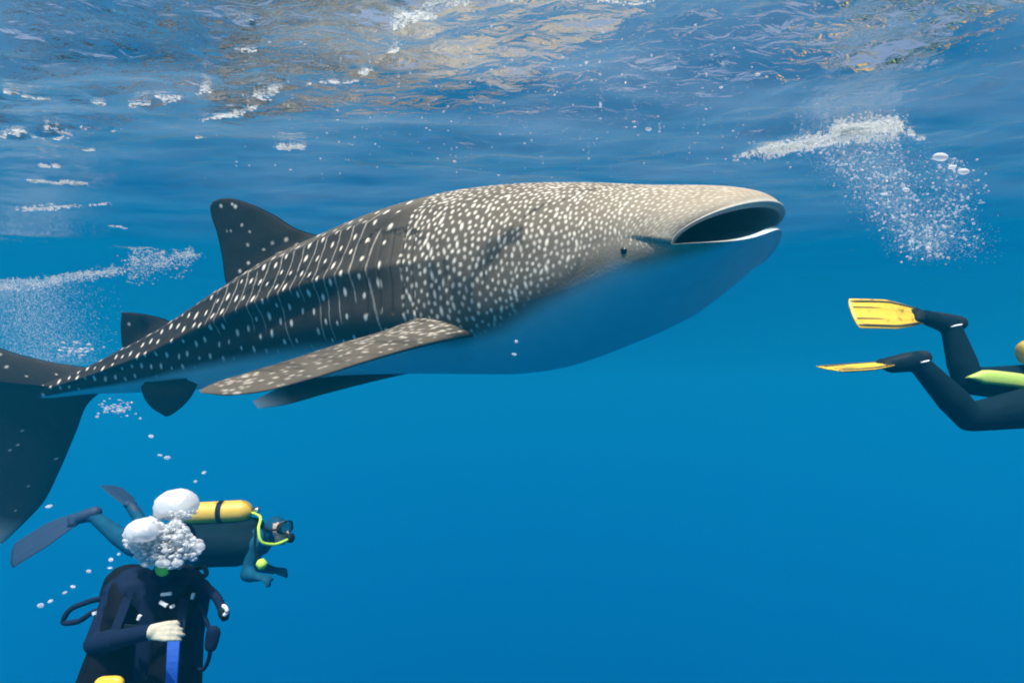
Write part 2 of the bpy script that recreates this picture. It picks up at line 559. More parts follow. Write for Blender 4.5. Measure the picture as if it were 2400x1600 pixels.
mouth[NBODY:] = 0
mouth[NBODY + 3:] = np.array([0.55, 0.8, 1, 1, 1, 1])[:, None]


def stamp(arr, s0, t0, rs, rt, sidx, amp=1.0, rot=0.0, soft=0.35):
    """soft elliptical mark at arc length s0, girth t0"""
    r = max(rs, rt) * (1 + soft)
    i0, i1 = np.searchsorted(sarc, [s0 - r, s0 + r])
    if i1 <= i0: return
    tt = tg_[i0:i1] - t0
    ss = (sarc[i0:i1] - s0)[:, None]
    if rot:
        c_, s_ = math.cos(rot), math.sin(rot)
        ss, tt = ss * c_ + tt * s_, -ss * s_ + tt * c_
    d = np.sqrt((ss / rs) ** 2 + (tt / rt) ** 2)
    m = np.clip((1 + soft - d) / (2 * soft), 0, 1) * amp
    m = m * side_mask[sidx][None, :]
    arr[i0:i1] = np.maximum(arr[i0:i1], m)


def s_of(c): return float(np.interp(c, cring[:NBODY], sarc))


def half_girth(s):
    i = min(np.searchsorted(sarc, s), NBODY - 1)
    return tg_[i].max()


S_GILL = s_of(1075)
S_END = sarc[-1]
for sd in (0, 1):
    rng = random.Random(11 + sd)
    # rear body: columns of spots with pale stripes between
    s = s_of(45)
    col = 0
    while s < S_GILL - 0.03:
        hg = half_girth(s)
        gap = 0.115 + 0.035 * (s / S_GILL)
        big = 0.5 + 0.5 * min(1, hg / 1.2)
        t = 0.05 + (0.5 if col % 2 else 0.0) * 0.10
        dt = 0.085 + 0.055 * min(1, hg / 1.5)
        while t < hg * 0.78:
            js = rng.uniform(-0.016, 0.016); jt = rng.uniform(-0.022, 0.022)
            if rng.random() > 0.08:
                r = rng.uniform(0.0105, 0.019) * (0.7 + 0.4 * big)
                stamp(spot, s + js, t + jt, r * 0.85, r * rng.uniform(1.05, 1.6), sd, rng.uniform(0.9, 1.0), rng.uniform(-0.2, 0.2))
            t += dt
        # stripe half way to the next column, in wavy pieces
        if s > s_of(560) and rng.random() > 0.12:
            t = 0.25
            ph = rng.uniform(0, 6)
            t1_ = hg * rng.uniform(0.45, 0.74)
            t = hg * rng.uniform(0.12, 0.34)
            bow = rng.uniform(-0.05, 0.05)
            while t < t1_:
                if rng.random() > 0.10:
                    ss = s + gap * 0.5 + 0.020 * math.sin(t * 7 + ph) + bow * (t / hg - 0.4)
                    stamp(spot, ss, t, 0.0048, 0.028, sd, 0.30 + 0.22 * rng.random(), rng.uniform(-0.15, 0.15), 0.6)
                t += 0.03
        s += gap; col += 1
    # head: crowded spots, smaller towards the snout
    pts = []
    cells = {}

    def cells_near(s, t):
        a, b = int(s / 0.06), int(t / 0.06)
        return [q for i in (a - 1, a, a + 1) for k in (b - 1, b, b + 1) for q in cells.get((i, k), ())]
    tries = 0
    while tries < 70000:
        tries += 1
        s = rng.uniform(S_GILL, S_END)
        f = (s - S_GILL) / (S_END - S_GILL)
        hg = half_girth(s)
        t = rng.uniform(0, hg * 0.8)
        sp = 0.048 - 0.025 * min(1, f * 1.15)
        if s < S_GILL + 0.14: sp *= 0.9
        if all((s - a) ** 2 + (t - b) ** 2 > (0.5 * (sp + c)) ** 2 for a, b, c in cells_near(s, t)):
            pts.append((s, t, sp)); cells.setdefault((int(s / 0.06), int(t / 0.06)), []).append((s, t, sp))
    for s, t, sp in pts:
        f = (s - S_GILL) / (S_END - S_GILL)
        r = sp * rng.uniform(0.21, 0.30)
        el_ = rng.choice((1.0, 1.05, 1.1, 1.2, 1.3, 1.4, 2.2))
        hg = half_girth(s)
        rot = rng.uniform(-0.5, 0.5) + (0.0 if t > 0.25 * hg else math.pi / 2)
        stamp(spot, s, t, r * 0.92, r * el_, sd, rng.uniform(0.65, 1.0) * (1.0 if f < 0.78 else max(0.25, 1 - (f - 0.78) * 3.5)), rot, 0.4)
    # gill slits: five dark grooves above the pectoral fin
    for g in range(5):
        s0 = s_of(1000 + 26 * g)
        hg = half_girth(s0)
        for t in np.arange(0.34 * hg, 0.62 * hg, 0.012):
            q = (t / hg - 0.34) / 0.28
            stamp(dark, s0 - 0.10 * (q - 0.5) ** 2 + 0.03 * q, t, 0.007, 0.016, sd, 0.9, 0, 0.5)
spot *= np.clip(1 - belly * 1.25, 0, 1) * (1 - dark) * np.clip(0.5 + (elev[None, :] - vb_spot[:, None]) / 10.0, 0, 1)
spot[NBODY - 30:] *= np.linspace(1, 0, NR - NBODY + 30)[:, None]
# pale rim of the lips
rim = np.zeros(NR)
rim[NBODY - 18:NBODY + 3] = np.concatenate([np.clip(np.linspace(0, 1.6, 18), 0, 1), [1, 1, 0.8]])
# labial fold running back and down from the corner of the mouth
gi = np.arange(NR)
# press grooves into the surface
nrm = full[:NBODY] - cen[:NBODY, None, :]
nrm /= np.linalg.norm(nrm, axis=2)[:, :, None]
full[:NBODY] -= nrm * (dark[:NBODY] * 0.018)[:, :, None]
full[:NBODY] += nrm * (spot[:NBODY] * 0.0012)[:, :, None]

shark_v, shark_q, shark_c = [], [], []
voff = 0


def add_grid(V, pat, close_v):
    global voff
    n, m = V.shape[:2]
    shark_v.append(V.reshape(-1, 3)); shark_c.append(pat.reshape(-1, 4))
    jm = m if close_v else m - 1
    ii, jj = np.meshgrid(np.arange(n - 1), np.arange(jm), indexing='ij')
    j2 = (jj + 1) % m
    a = ii * m + jj; b = ii * m + j2; c = (ii + 1) * m + j2; d = (ii + 1) * m + jj
    shark_q.append(np.stack([a, d, c, b], -1).reshape(-1, 4) + voff)
    voff += n * m


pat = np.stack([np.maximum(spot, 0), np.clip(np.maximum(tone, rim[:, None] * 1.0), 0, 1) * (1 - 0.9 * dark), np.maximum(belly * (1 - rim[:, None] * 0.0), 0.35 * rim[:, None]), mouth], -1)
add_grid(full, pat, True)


def catmull(pts, n):
    pts = np.array([np.array(p, float) for p in pts])
    d = np.concatenate([[0], np.cumsum(np.linalg.norm(np.diff(pts, axis=0), axis=1))])
    x = np.linspace(0, d[-1], n)
    return np.stack([hermite_interp(d, pts[:, k], x) for k in range(pts.shape[1])], -1)


def fin(lead, trail, thick, nspots, spot_r, tone_, bel, seed, n=120, mch=90, pale_tip=0.0, both=True, round_tip=True):
    """blade between a leading and a trailing curve, root to tip"""
    L = catmull(lead, n); T = catmull(trail, n)
    c = np.linspace(0, 1, mch // 2)
    prof = 1.55 * np.sqrt(np.maximum(c, 0)) * (1 - c) ** 0.75 + 0.06 * np.sqrt(np.maximum(c * (1 - c), 0))
    prof = prof / prof.max()
    u = np.linspace(0, 1, n)
    chord = T - L
    dl = np.gradient(0.5 * (L + T), axis=0)
    nn = np.cross(chord, dl)
    ln = np.linalg.norm(nn, axis=1); ln[ln < 1e-9] = 1
    nn = nn / ln[:, None]
    nn[-3:] = nn[-4]
    th = thick * (1 - 0.8 * u) * (1 + 0.5 * np.exp(-u / 0.05)) * np.sqrt(np.clip((1 - u) / 0.06, 0, 1))
    A = L[:, None] + chord[:, None] * c[None, :, None] + nn[:, None] * (th[:, None] * prof[None])[..., None]
    B = L[:, None] + chord[:, None] * c[None, :, None] - nn[:, None] * (th[:, None] * prof[None])[..., None]
    V = np.concatenate([A, B[:, ::-1]], axis=1)
    pt = np.zeros((n, V.shape[1], 4))
    rng = random.Random(seed)
    spd = (L[-1] - L[0]) / np.linalg.norm(L[-1] - L[0])
    for k in range(nspots):
        i = min(int(n * (0.04 + 0.90 * rng.random() ** (1.9 if nspots > 200 else 1.2))), n - 4); j = rng.randrange(3, len(c) - 3)
        for grid, base in ((A, 0), (B, 1)):
            dd = np.linalg.norm(grid - grid[i, j], axis=2)
            rr = spot_r * (0.7 + 0.6 * ((k * 37) % 10) / 10)
            if nspots > 200: dd = np.sqrt(np.maximum(dd ** 2 - 0.80 * ((grid - grid[i, j]) @ spd) ** 2, 0))
            m = np.clip((1.35 * rr - dd) / (0.7 * rr), 0, 1) * (0.55 + 0.45 * ((k * 13) % 7) / 7)
            if base: m = m[:, ::-1]
            sl = slice(0, len(c)) if not base else slice(len(c), None)
            pt[:, sl, 0] = np.maximum(pt[:, sl, 0], m)
    pt[:, :, 1] = tone_
    if bel:
        pt[:, len(c):, 2] = bel if bel > 0 else 0
        if bel < 0: pt[:, :len(c), 2] = -bel
    if pale_tip:
        pt[:, :, 2] = np.maximum(pt[:, :, 2], (np.clip((u - 0.8) / 0.2, 0, 1) * pale_tip)[:, None])
    pt[:, :, 0] *= (1 - pt[:, :, 2])
    if nspots > 200: pt[:, :, 0] *= (0.85 - 0.5 * u)[:, None]
    add_grid(V, pt, True)


def Dc(c): return float(st(np.array([np.clip(c, 30, 1560)]), 4)[0])


def dp(px, py, dd=0.0): return P(px, py, Dc(px) + dd)


# first dorsal fin
fin([dp(880, 566), dp(800, 556), dp(735, 549), dp(692, 534, -.05), dp(645, 505, -.10), dp(590, 479, -.17), dp(540, 465, -.21), dp(512, 467, -.22), dp(500, 472, -.22)],
    [dp(560, 720), dp(531, 668, -.02), dp(520, 600, -.08), dp(508, 545, -.14), dp(495, 505, -.18), dp(493, 483, -.21), dp(499, 473, -.22)],
    0.060, 26, 0.013, 0.0, 0, 14, n=140)
# second dorsal fin
fin([dp(425, 775), dp(388, 748, -.01), dp(350, 738, -.07), dp(310, 732, -.12), dp(288, 731, -.14)],
    [dp(300, 845), dp(288, 818, -.02), dp(284, 790, -.06), dp(283, 755, -.11), dp(285, 733, -.14)],
    0.030, 3, 0.012, 0.0, 0, 4, n=70, mch=60)
# near pectoral fin
fin([P(1205, 774, 3.93), P(1140, 781, 3.85), P(1065, 793, 3.77), P(975, 814, 3.66), P(860, 847, 3.48), P(730, 888, 3.37), P(600, 920, 3.29), P(520, 926, 3.27), P(470, 920, 3.27)],
    [P(1010, 730, 4.10), P(960, 752, 3.98), P(890, 778, 3.88), P(800, 804, 3.78), P(680, 842, 3.60), P(570, 876, 3.42), P(500, 898, 3.32), P(467, 914, 3.28)],
    0.042, 330, 0.0052, 0.24, 0, 5, n=170, mch=120)
# far pectoral fin
fin([P(1060, 850, 4.75), P(900, 885, 5.0), P(760, 922, 5.2), P(660, 950, 5.3), P(605, 957, 5.36)],
    [P(920, 830, 5.15), P(820, 860, 5.4), P(720, 888, 5.5), P(640, 915, 5.48), P(592, 940, 5.40)],
    0.055, 0, 0.014, 0.12, 0, 6, n=90, mch=60, pale_tip=0.9)
# pelvic fins
for sd, off in ((1, -0.20), (-1, 0.22)):
    fin([dp(470, 880, off), dp(455, 918, off * 0.8), dp(425, 955, off * 0.4), dp(398, 974, off * 0.2)],
        [dp(330, 895, off * 0.9), dp(335, 925, off * 0.7), dp(352, 952, off * 0.4), dp(388, 976, off * 0.2)],
        0.035, 0, 0.01, 0.05, 0, 8, n=60, mch=50)
# caudal fin: upper and lower lobe
fin([P(215, 862, 6.22), P(110, 846, 6.33), P(0, 815, 6.43), P(-170, 720, 6.56), P(-330, 585, 6.68), P(-400, 500, 6.72)],
    [P(95, 940, 6.35), P(20, 930, 6.42), P(-120, 880, 6.52), P(-240, 770, 6.6), P(-350, 640, 6.69), P(-412, 505, 6.72)],
    0.050, 16, 0.013, 0.02, 0, 9, n=120, mch=90)
fin([P(250, 908, 6.20), P(207, 945, 6.28), P(180, 1008, 6.42), P(140, 1102, 6.64), P(102, 1176, 6.82), P(60, 1222, 6.94), P(8, 1272, 7.08)],
    [P(-90, 880, 6.42), P(-85, 930, 6.52), P(-72, 1000, 6.66), P(-60, 1080, 6.80), P(-45, 1160, 6.94), P(-25, 1230, 7.05), P(0, 1275, 7.09)],
    0.045, 12, 0.014, 0.0, 0, 10, n=110, mch=80, pale_tip=0.5)

# skin material
sk, nt, out = nodes('whale_shark_skin')
at = nt.nodes.new('ShaderNodeAttribute'); at.attribute_name = 'pattern'
sp = nt.nodes.new('ShaderNodeSeparateColor')
nt.links.new(at.outputs['Color'], sp.inputs[0])
tc = nt.nodes.new('ShaderNodeTexCoord')
nz = nt.nodes.new('ShaderNodeTexNoise'); nz.inputs['Scale'].default_value = 9; nz.inputs['Detail'].default_value = 8
nz.inputs['Roughness'].default_value = 0.65
nt.links.new(tc.outputs['Object'], nz.inputs['Vector'])
nz2 = nt.nodes.new('ShaderNodeTexNoise'); nz2.inputs['Scale'].default_value = 70; nz2.inputs['Detail'].default_value = 3
nt.links.new(tc.outputs['Object'], nz2.inputs['Vector'])


def mixc(fac, a, b):
    n = nt.nodes.new('ShaderNodeMix'); n.data_type = 'RGBA'
    for sock, val in ((0, fac), (6, a), (7, b)):
        if isinstance(val, (tuple, float, int)):
            n.inputs[sock].default_value = (*val, 1) if isinstance(val, tuple) else val
        else:
            nt.links.new(val, n.inputs[sock])
    return n.outputs[2]


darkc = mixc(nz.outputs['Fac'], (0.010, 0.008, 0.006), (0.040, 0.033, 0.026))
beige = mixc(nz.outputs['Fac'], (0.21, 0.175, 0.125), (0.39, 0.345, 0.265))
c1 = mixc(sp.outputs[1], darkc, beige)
bl = mixc(nz.outputs['Fac'], (0.38, 0.48, 0.50), (0.50, 0.60, 0.62))
c2 = mixc(sp.outputs[2], c1, bl)
c3 = mixc(sp.outputs[0], c2, (0.78, 0.74, 0.63))
c4 = mixc(at.outputs['Alpha'], c3, (0.012, 0.013, 0.015))  # unlit shade inside the mouth painted in as near black
b = nt.nodes.new('ShaderNodeBsdfPrincipled')
nt.links.new(c4, b.inputs['Base Color'])
b.inputs['Roughness'].default_value = 0.62
b.inputs['Specular IOR Level'].default_value = 0.07
bp = nt.nodes.new('ShaderNodeBump'); bp.inputs['Strength'].default_value = 0.35; bp.inputs['Distance'].default_value = 0.006
nt.links.new(nz2.outputs['Fac'], bp.inputs['Height'])
nt.links.new(bp.outputs[0], b.inputs['Normal'])
nt.links.new(b.outputs[0], out.inputs['Surface'])

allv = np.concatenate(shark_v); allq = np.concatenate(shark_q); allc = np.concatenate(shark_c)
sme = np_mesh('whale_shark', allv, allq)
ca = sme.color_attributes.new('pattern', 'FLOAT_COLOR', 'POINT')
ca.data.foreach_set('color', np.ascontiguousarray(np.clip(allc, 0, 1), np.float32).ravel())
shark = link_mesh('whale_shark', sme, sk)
tag(shark, 'huge spotted whale shark swimming with its wide mouth open just under the surface', 'whale shark')


def uv_sphere(center, r, nu=16, nv=10, squash=(1, 1, 1), rot=None):
    vs, fs = [], []
    c = Vector(center)
    for i in range(nv + 1):
        th = math.pi * i / nv
        for j in range(nu):
            ph = 2 * math.pi * j / nu
            q = Vector((r * math.sin(th) * math.cos(ph) * squash[0], r * math.sin(th) * math.sin(ph) * squash[1], r * math.cos(th) * squash[2]))
            if rot: q = rot @ q
            vs.append(c + q)
    for i in range(nv):
        for j in range(nu):
            fs.append((i * nu + j, (i + 1) * nu + j, (i + 1) * nu + (j + 1) % nu, i * nu + (j + 1) % nu))
    return vs, fs


def find_skin(px, py):
    """vertex of the near flank that projects closest to the pixel"""
    V = full[:NBODY].reshape(-1, 3)
    q = V - np.array(CAM)
    d = q @ np.array(FW)
    x = 1200 + q @ np.array(RT) / d * FPX; y = 800 - q @ np.array(UP) / d * FPX
    sc = (x - px) ** 2 + (y - py) ** 2 + 1e6 * (np.tile(np.cos(vang) < 0.05, NBODY))
    k = int(np.argmin(sc))
    return Vector(V[k])


ep = find_skin(1461, 588)
ep = ep + Vector((0.006, 0.011, 0))
vs, fs = uv_sphere(ep, 0.021)
mesh_obj('eye', vs, fs, M['eye'], shark)
# ------------------------------------------------------------------ divers
def capsule(bm, p0, p1, r0, r1, flat=None, seg=14):
    """tapered capsule; flat = (axis vector, factor) squashes the section"""
    p0, p1 = Vector(p0), Vector(p1)
    ax = p1 - p0
    L = ax.length
    if L < 1e-6: ax = Vector((0, 0, 1)); L = 1e-6
    ax = ax / L
    q = ax.to_track_quat('Z', 'Y').to_matrix()
    rows = []
    prof = [(-r0 * math.cos(a), r0 * math.sin(a)) for a in (0.02, 0.5, 1.0)] + [(0, r0), (L * 0.5, 0.5 * (r0 + r1)), (L, r1)] + \
           [(L + r1 * math.cos(a), r1 * math.sin(a)) for a in (1.0, 0.5, 0.02)]
    for z, r in prof:
        row = []
        for k in range(seg):
            t = 2 * math.pi * k / seg
            o = q @ Vector((r * math.cos(t), r * math.sin(t), 0))
            if flat:
                n, f = flat
                o = o - n * (o.dot(n) * (1 - f))
            row.append(bm.verts.new(p0 + ax * z + o))
        rows.append(row)
    for a, b in zip(rows, rows[1:]):
        for k in range(seg):
            bm.faces.new((a[k], a[(k + 1) % seg], b[(k + 1) % seg], b[k]))
    bm.faces.new(rows[0][::-1]); bm.faces.new(rows[-1])


def ball(bm, c, r, sq=(1, 1, 1), rot=None):
    vs, fs = uv_sphere(c, r, 16, 10, sq, rot)
    bv = [bm.verts.new(v) for v in vs]
    for f in fs:
        try: bm.faces.new([bv[i] for i in f])
        except ValueError: pass


def skin_over(name, bm, voxel, smooth, mats, parent, pick=None):
    """one continuous surface grown over the overlapping shapes"""
    me = bpy.data.meshes.new(name + '_core')
    bm.to_mesh(me); bm.free()
    o = bpy.data.objects.new(name + '_core', me)
    COL.objects.link(o)
    r = o.modifiers.new('r', 'REMESH'); r.mode = 'VOXEL'; r.voxel_size = voxel; r.use_smooth_shade = True
    s = o.modifiers.new('s', 'SMOOTH'); s.factor = 0.5; s.iterations = smooth
    bpy.context.view_layer.update()
    dg = bpy.context.evaluated_depsgraph_get()
    res = bpy.data.meshes.new_from_object(o.evaluated_get(dg))
    bpy.data.objects.remove(o); bpy.data.meshes.remove(me)
    res.name = name
    for m in mats: res.materials.append(m)
    if pick:
        n = len(res.polygons)
        cen = np.zeros(n * 3); res.polygons.foreach_get('center', cen)
        idx = pick(cen.reshape(-1, 3)).astype(np.int32)
        res.polygons.foreach_set('material_index', idx)
    return link_mesh(name, res, None, parent)


def bez(pts, n=24):
    return [Vector(p) for p in catmull(pts, n)]


def tube(name, pts, r, mat, parent, n=28, seg=10, corrug=0.0, cap=True):
    c = bez(pts, n)
    vs, fs = [], []
    for i, p in enumerate(c):
        t = (c[min(i + 1, n - 1)] - c[max(i - 1, 0)]).normalized()
        q = t.to_track_quat('Z', 'Y').to_matrix()
        rr = r * (1 + corrug * (1 if i % 2 else -1))
        if i in (0, n - 1) and cap: rr *= 0.6
        for k in range(seg):
            a = 2 * math.pi * k / seg
            vs.append(p + q @ Vector((rr * math.cos(a), rr * math.sin(a), 0)))
    for i in range(n - 1):
        for k in range(seg):
            fs.append((i * seg + k, i * seg + (k + 1) % seg, (i + 1) * seg + (k + 1) % seg, (i + 1) * seg + k))
    fs.append(tuple(range(seg))[::-1]); fs.append(tuple(range((n - 1) * seg, n * seg)))
    return mesh_obj(name, vs, fs, mat, parent)


def lathe(name, p0, p1, prof, mat, parent, seg=28):
    """prof: (fraction along p0-p1, radius)"""
    p0, p1 = Vector(p0), Vector(p1)
    ax = p1 - p0; L = ax.length; ax.normalize()
    q = ax.to_track_quat('Z', 'Y').to_matrix()
    vs, fs = [], []
    for f, r in prof:
        for k in range(seg):
            a = 2 * math.pi * k / seg
            vs.append(p0 + ax * (f * L) + q @ Vector((r * math.cos(a), r * math.sin(a), 0)))
    for i in range(len(prof) - 1):
        for k in range(seg):
            fs.append((i * seg + k, i * seg + (k + 1) % seg, (i + 1) * seg + (k + 1) % seg, (i + 1) * seg + k))
    fs.append(tuple(range(seg))[::-1]); fs.append(tuple(range((len(prof) - 1) * seg, len(prof) * seg)))
    return mesh_obj(name, vs, fs, mat, parent)


def box_between(name, p0, p1, wdir, w0, w1, th, mat, parent, n=10, curve=None, bevel=0.35):
    """slab from p0 to p1, width along wdir (tapering w0 to w1), thickness th, rounded section"""
    p0, p1 = Vector(p0), Vector(p1)
    ax = p1 - p0
    wd = Vector(wdir); wd = (wd - ax.normalized() * wd.dot(ax.normalized())).normalized()
    nd = ax.normalized().cross(wd)
    vs, fs = [], []
    sec = [(-1, -1 + bevel), (-1 + 0.06, -1), (1 - 0.06, -1), (1, -1 + bevel), (1, 1 - bevel), (1 - 0.06, 1), (-1 + 0.06, 1), (-1, 1 - bevel)]
    for i in range(n):
        t = i / (n - 1)
        c = p0 + ax * t + (curve(t) if curve else Vector((0, 0, 0)))
        w = 0.5 * (w0 + (w1 - w0) * t)
        tt = 0.5 * th
        for a, b in sec:
            vs.append(c + wd * (a * w) + nd * (b * tt))
    m = len(sec)
    for i in range(n - 1):
        for k in range(m):
            fs.append((i * m + k, i * m + (k + 1) % m, (i + 1) * m + (k + 1) % m, (i + 1) * m + k))
    fs.append(tuple(range(m))[::-1]); fs.append(tuple(range((n - 1) * m, n * m)))
    return mesh_obj(name, vs, fs, mat, parent, smooth=False)


def swim_fin(root, heel, toe, tip, wdir, blade_mat, pocket_mat, w=0.21, bend=0.0, ribs=True):
    """foot pocket plus ribbed blade"""
    heel, toe, tip = Vector(heel), Vector(toe), Vector(tip)
    fd = (tip - toe).normalized()
    wd = Vector(wdir); wd = (wd - fd * wd.dot(fd)).normalized()
    nd = fd.cross(wd)
    L = (tip - toe).length
    top = empty_part('swim_fin', root)
    bm = bmesh.new()
    capsule(bm, heel, heel.lerp(toe, 0.5), 0.050, 0.052)
    capsule(bm, heel.lerp(toe, 0.5), toe, 0.052, 0.040)
    capsule(bm, toe - wd * 0.028, toe + fd * 0.03 - wd * 0.03, 0.036, 0.024)
    capsule(bm, toe + wd * 0.028, toe + fd * 0.03 + wd * 0.03, 0.036, 0.024)
    blade_parent = skin_over('foot_pocket', bm, 0.010, 5, [pocket_mat], root)
    # blade: widening sheet with a slightly wavy end
    n, m = 22, 17
    vs, fs = [], []
    for side in (1, -1):
        for i in range(n):
            t = i / (n - 1)
            for j in range(m):
                x = j / (m - 1) * 2 - 1
                ww = w * (0.46 + 0.54 * min(1, t / 0.45) ** 0.8) * 0.5
                ll = L * t * (1 - 0.045 * abs(x) ** 3) if t > 0.5 else L * t
                th = (0.008 - 0.005 * t) * (1 - 0.7 * abs(x) ** 4)
                ridge = 0.004 * math.exp(-((abs(x) - 0.36) / 0.07) ** 2)
                p = toe - fd * 0.03 + fd * ll + wd * (x * ww) + nd * (bend * t * t + side * (th + ridge))
                vs.append(p)
    def idx(s, i, j): return s * n * m + i * m + j
    for i in range(n - 1):
        for j in range(m - 1):
            fs.append((idx(0, i, j), idx(0, i + 1, j), idx(0, i + 1, j + 1), idx(0, i, j + 1)))
            fs.append((idx(1, i, j), idx(1, i, j + 1), idx(1, i + 1, j + 1), idx(1, i + 1, j)))
    for i in range(n - 1):
        fs.append((idx(0, i, 0), idx(1, i, 0), idx(1, i + 1, 0), idx(0, i + 1, 0)))
        fs.append((idx(0, i, m - 1), idx(0, i + 1, m - 1), idx(1, i + 1, m - 1), idx(1, i, m - 1)))
    for j in range(m - 1):
        fs.append((idx(0, 0, j), idx(0, 0, j + 1), idx(1, 0, j + 1), idx(1, 0, j)))
        fs.append((idx(0, n - 1, j), idx(1, n - 1, j), idx(1, n - 1, j + 1), idx(0, n - 1, j + 1)))
    blade = mesh_obj('fin_blade', vs, fs, blade_mat, root)
    if ribs:
        for x0, t0, x1 in ((-0.86, 0.05, -0.80), (-0.36, 0.52, -0.38), (0.36, 0.50, 0.38), (0.86, 0.02, 0.80)):
            pts = []
            for t in np.linspace(t0, 0.985, 6):
                ww = w * (0.46 + 0.54 * min(1, t / 0.45) ** 0.8) * 0.5
                x = x0 + (x1 - x0) * t
                pts.append(toe - fd * 0.03 + fd * (L * t * (1 - 0.045 * abs(x) ** 3 if t > 0.5 else 1)) + wd * (x * ww) + nd * (bend * t * t))
            tube('rib', pts, 0.0105 if abs(x0) > 0.5 else 0.009, M['rail'], blade, n=14, seg=8)
    return blade


def empty_part(name, root): return None


def hand(bm, wrist, direction, palm_n, size=1.0, curl=0.5, thumb_side=1):
    d = Vector(direction).normalized(); pn = Vector(palm_n); pn = (pn - d * pn.dot(d)).normalized()
    sd = d.cross(pn)
    w = Vector(wrist)
    s = size
    lens = (0.070, 0.080, 0.074, 0.058)
    for k in range(4):
        off = sd * ((k - 1.5) * 0.0235 * s)
        kn = w + d * (0.088 - 0.004 * abs(k - 1)) * s + off
        capsule(bm, w + off * 0.6 + d * 0.01, kn, 0.016 * s, 0.0125 * s)
        a = kn
        ang = 0.0
        for f, r in ((0.45, 0.0105), (0.31, 0.0095), (0.24, 0.0085)):
            ang += curl * (0.75 + 0.08 * k)
            b = a + (d * math.cos(ang) + pn * math.sin(ang)) * (lens[k] * f * s)
            capsule(bm, a, b, r * s, r * 0.93 * s)
            a = b
    tb = w + d * 0.035 * s - sd * (0.026 * s * thumb_side)
    t1 = tb + (d * 0.9 - sd * thumb_side * 0.30 + pn * 0.35).normalized() * 0.042 * s
    t2 = t1 + (d * 0.85 - sd * thumb_side * 0.25 + pn * 0.5).normalized() * 0.032 * s
    capsule(bm, w + d * 0.015 * s, tb, 0.017 * s, 0.016 * s)
    capsule(bm, tb, t1, 0.015 * s, 0.012 * s); capsule(bm, t1, t2, 0.012 * s, 0.009 * s)


def head(bm, c, face, upv, s=1.0):
    f = Vector(face).normalized(); u = Vector(upv); u = (u - f * u.dot(f)).normalized(); r = f.cross(u)
    rot = Matrix((r, f, u)).transposed()
    ball(bm, c + u * 0.025 * s - f * 0.01 * s, 0.092 * s, (0.86, 1.08, 1.0), rot)          # skull
    ball(bm, c - u * 0.045 * s + f * 0.022 * s, 0.066 * s, (0.90, 0.95, 1.05), rot)        # jaw
    capsule(bm, c + f * 0.085 * s + u * 0.012 * s, c + f * 0.103 * s - u * 0.022 * s, 0.010 * s, 0.014 * s)  # nose
    for e in (-1, 1):
        ball(bm, c + r * (0.080 * e * s) - u * 0.01 * s - f * 0.01 * s, 0.024 * s, (0.35, 0.75, 1.15), rot)  # ear
        capsule(bm, c + f * 0.080 * s + u * 0.03 * s + r * 0.015 * e * s, c + f * 0.066 * s + u * 0.03 * s + r * 0.05 * e * s, 0.014 * s, 0.013 * s)
    capsule(bm, c + f * 0.079 * s - u * 0.052 * s - r * 0.02 * s, c + f * 0.079 * s - u * 0.052 * s + r * 0.02 * s, 0.010 * s, 0.010 * s)  # lips
    ball(bm, c + f * 0.062 * s - u * 0.088 * s, 0.024 * s)                                   # chin
    return f, u, r


def dive_mask(root, c, f, u, r, frame_mat, s=1.0):
    c = Vector(c); mc = c + f * 0.095 * s + u * 0.028 * s
    vs, fs = [], []
    ring = 28
    prof = [(-0.030, 0.92), (-0.030, 1.05), (0.004, 1.08), (0.012, 1.0), (0.004, 0.88)]
    for z, k in prof:
        for q in range(ring):
            a = 2 * math.pi * q / ring
            x = 0.074 * k * math.copysign(abs(math.cos(a)) ** 0.7, math.cos(a)); y = 0.045 * k * math.copysign(abs(math.sin(a)) ** 0.7, math.sin(a))
            vs.append(mc + r * (x * s) + u * (y * s) + f * ((z - 1.6 * x * x) * s))
    m = len(prof)
    for i in range(m):
        for q in range(ring):
            fs.append((i * ring + q, i * ring + (q + 1) % ring, ((i + 1) % m) * ring + (q + 1) % ring, ((i + 1) % m) * ring + q))
    mask = mesh_obj('mask', vs, fs, frame_mat, root)
    gv = [mc + f * 0.003 * s]
    for q in range(ring):
        a = 2 * math.pi * q / ring
        x = 0.070 * math.copysign(abs(math.cos(a)) ** 0.7, math.cos(a)); y = 0.042 * math.copysign(abs(math.sin(a)) ** 0.7, math.sin(a))
        gv.append(mc + r * (x * s) + u * (y * s) + f * ((0.001 - 1.6 * x * x) * s))
    mesh_obj('glass', gv, [(0, q + 1, (q + 1) % ring + 1) for q in range(ring)], M['glass'], mask)
    pts = [mc + r * 0.072 * s - f * 0.01 * s, c + r * 0.092 * s + u * 0.03 * s, c - f * 0.07 * s + r * 0.06 * s + u * 0.04 * s, c - f * 0.112 * s + u * 0.045 * s,
           c - f * 0.07 * s - r * 0.06 * s + u * 0.04 * s, c - r * 0.092 * s + u * 0.03 * s, mc - r * 0.072 * s - f * 0.01 * s]
    tube('strap', pts, 0.009 * s, frame_mat, mask, n=30)


def regulator(root, mouth, f, mat, s=1.0):
    mouth = Vector(mouth)
    reg = lathe('regulator', mouth - f * 0.01, mouth + f * 0.055 * s, [(0, 0.012), (0.3, 0.018), (0.45, 0.036 * s), (0.7, 0.040 * s), (0.92, 0.034 * s), (1.0, 0.012)], mat, root, 20)
    return reg


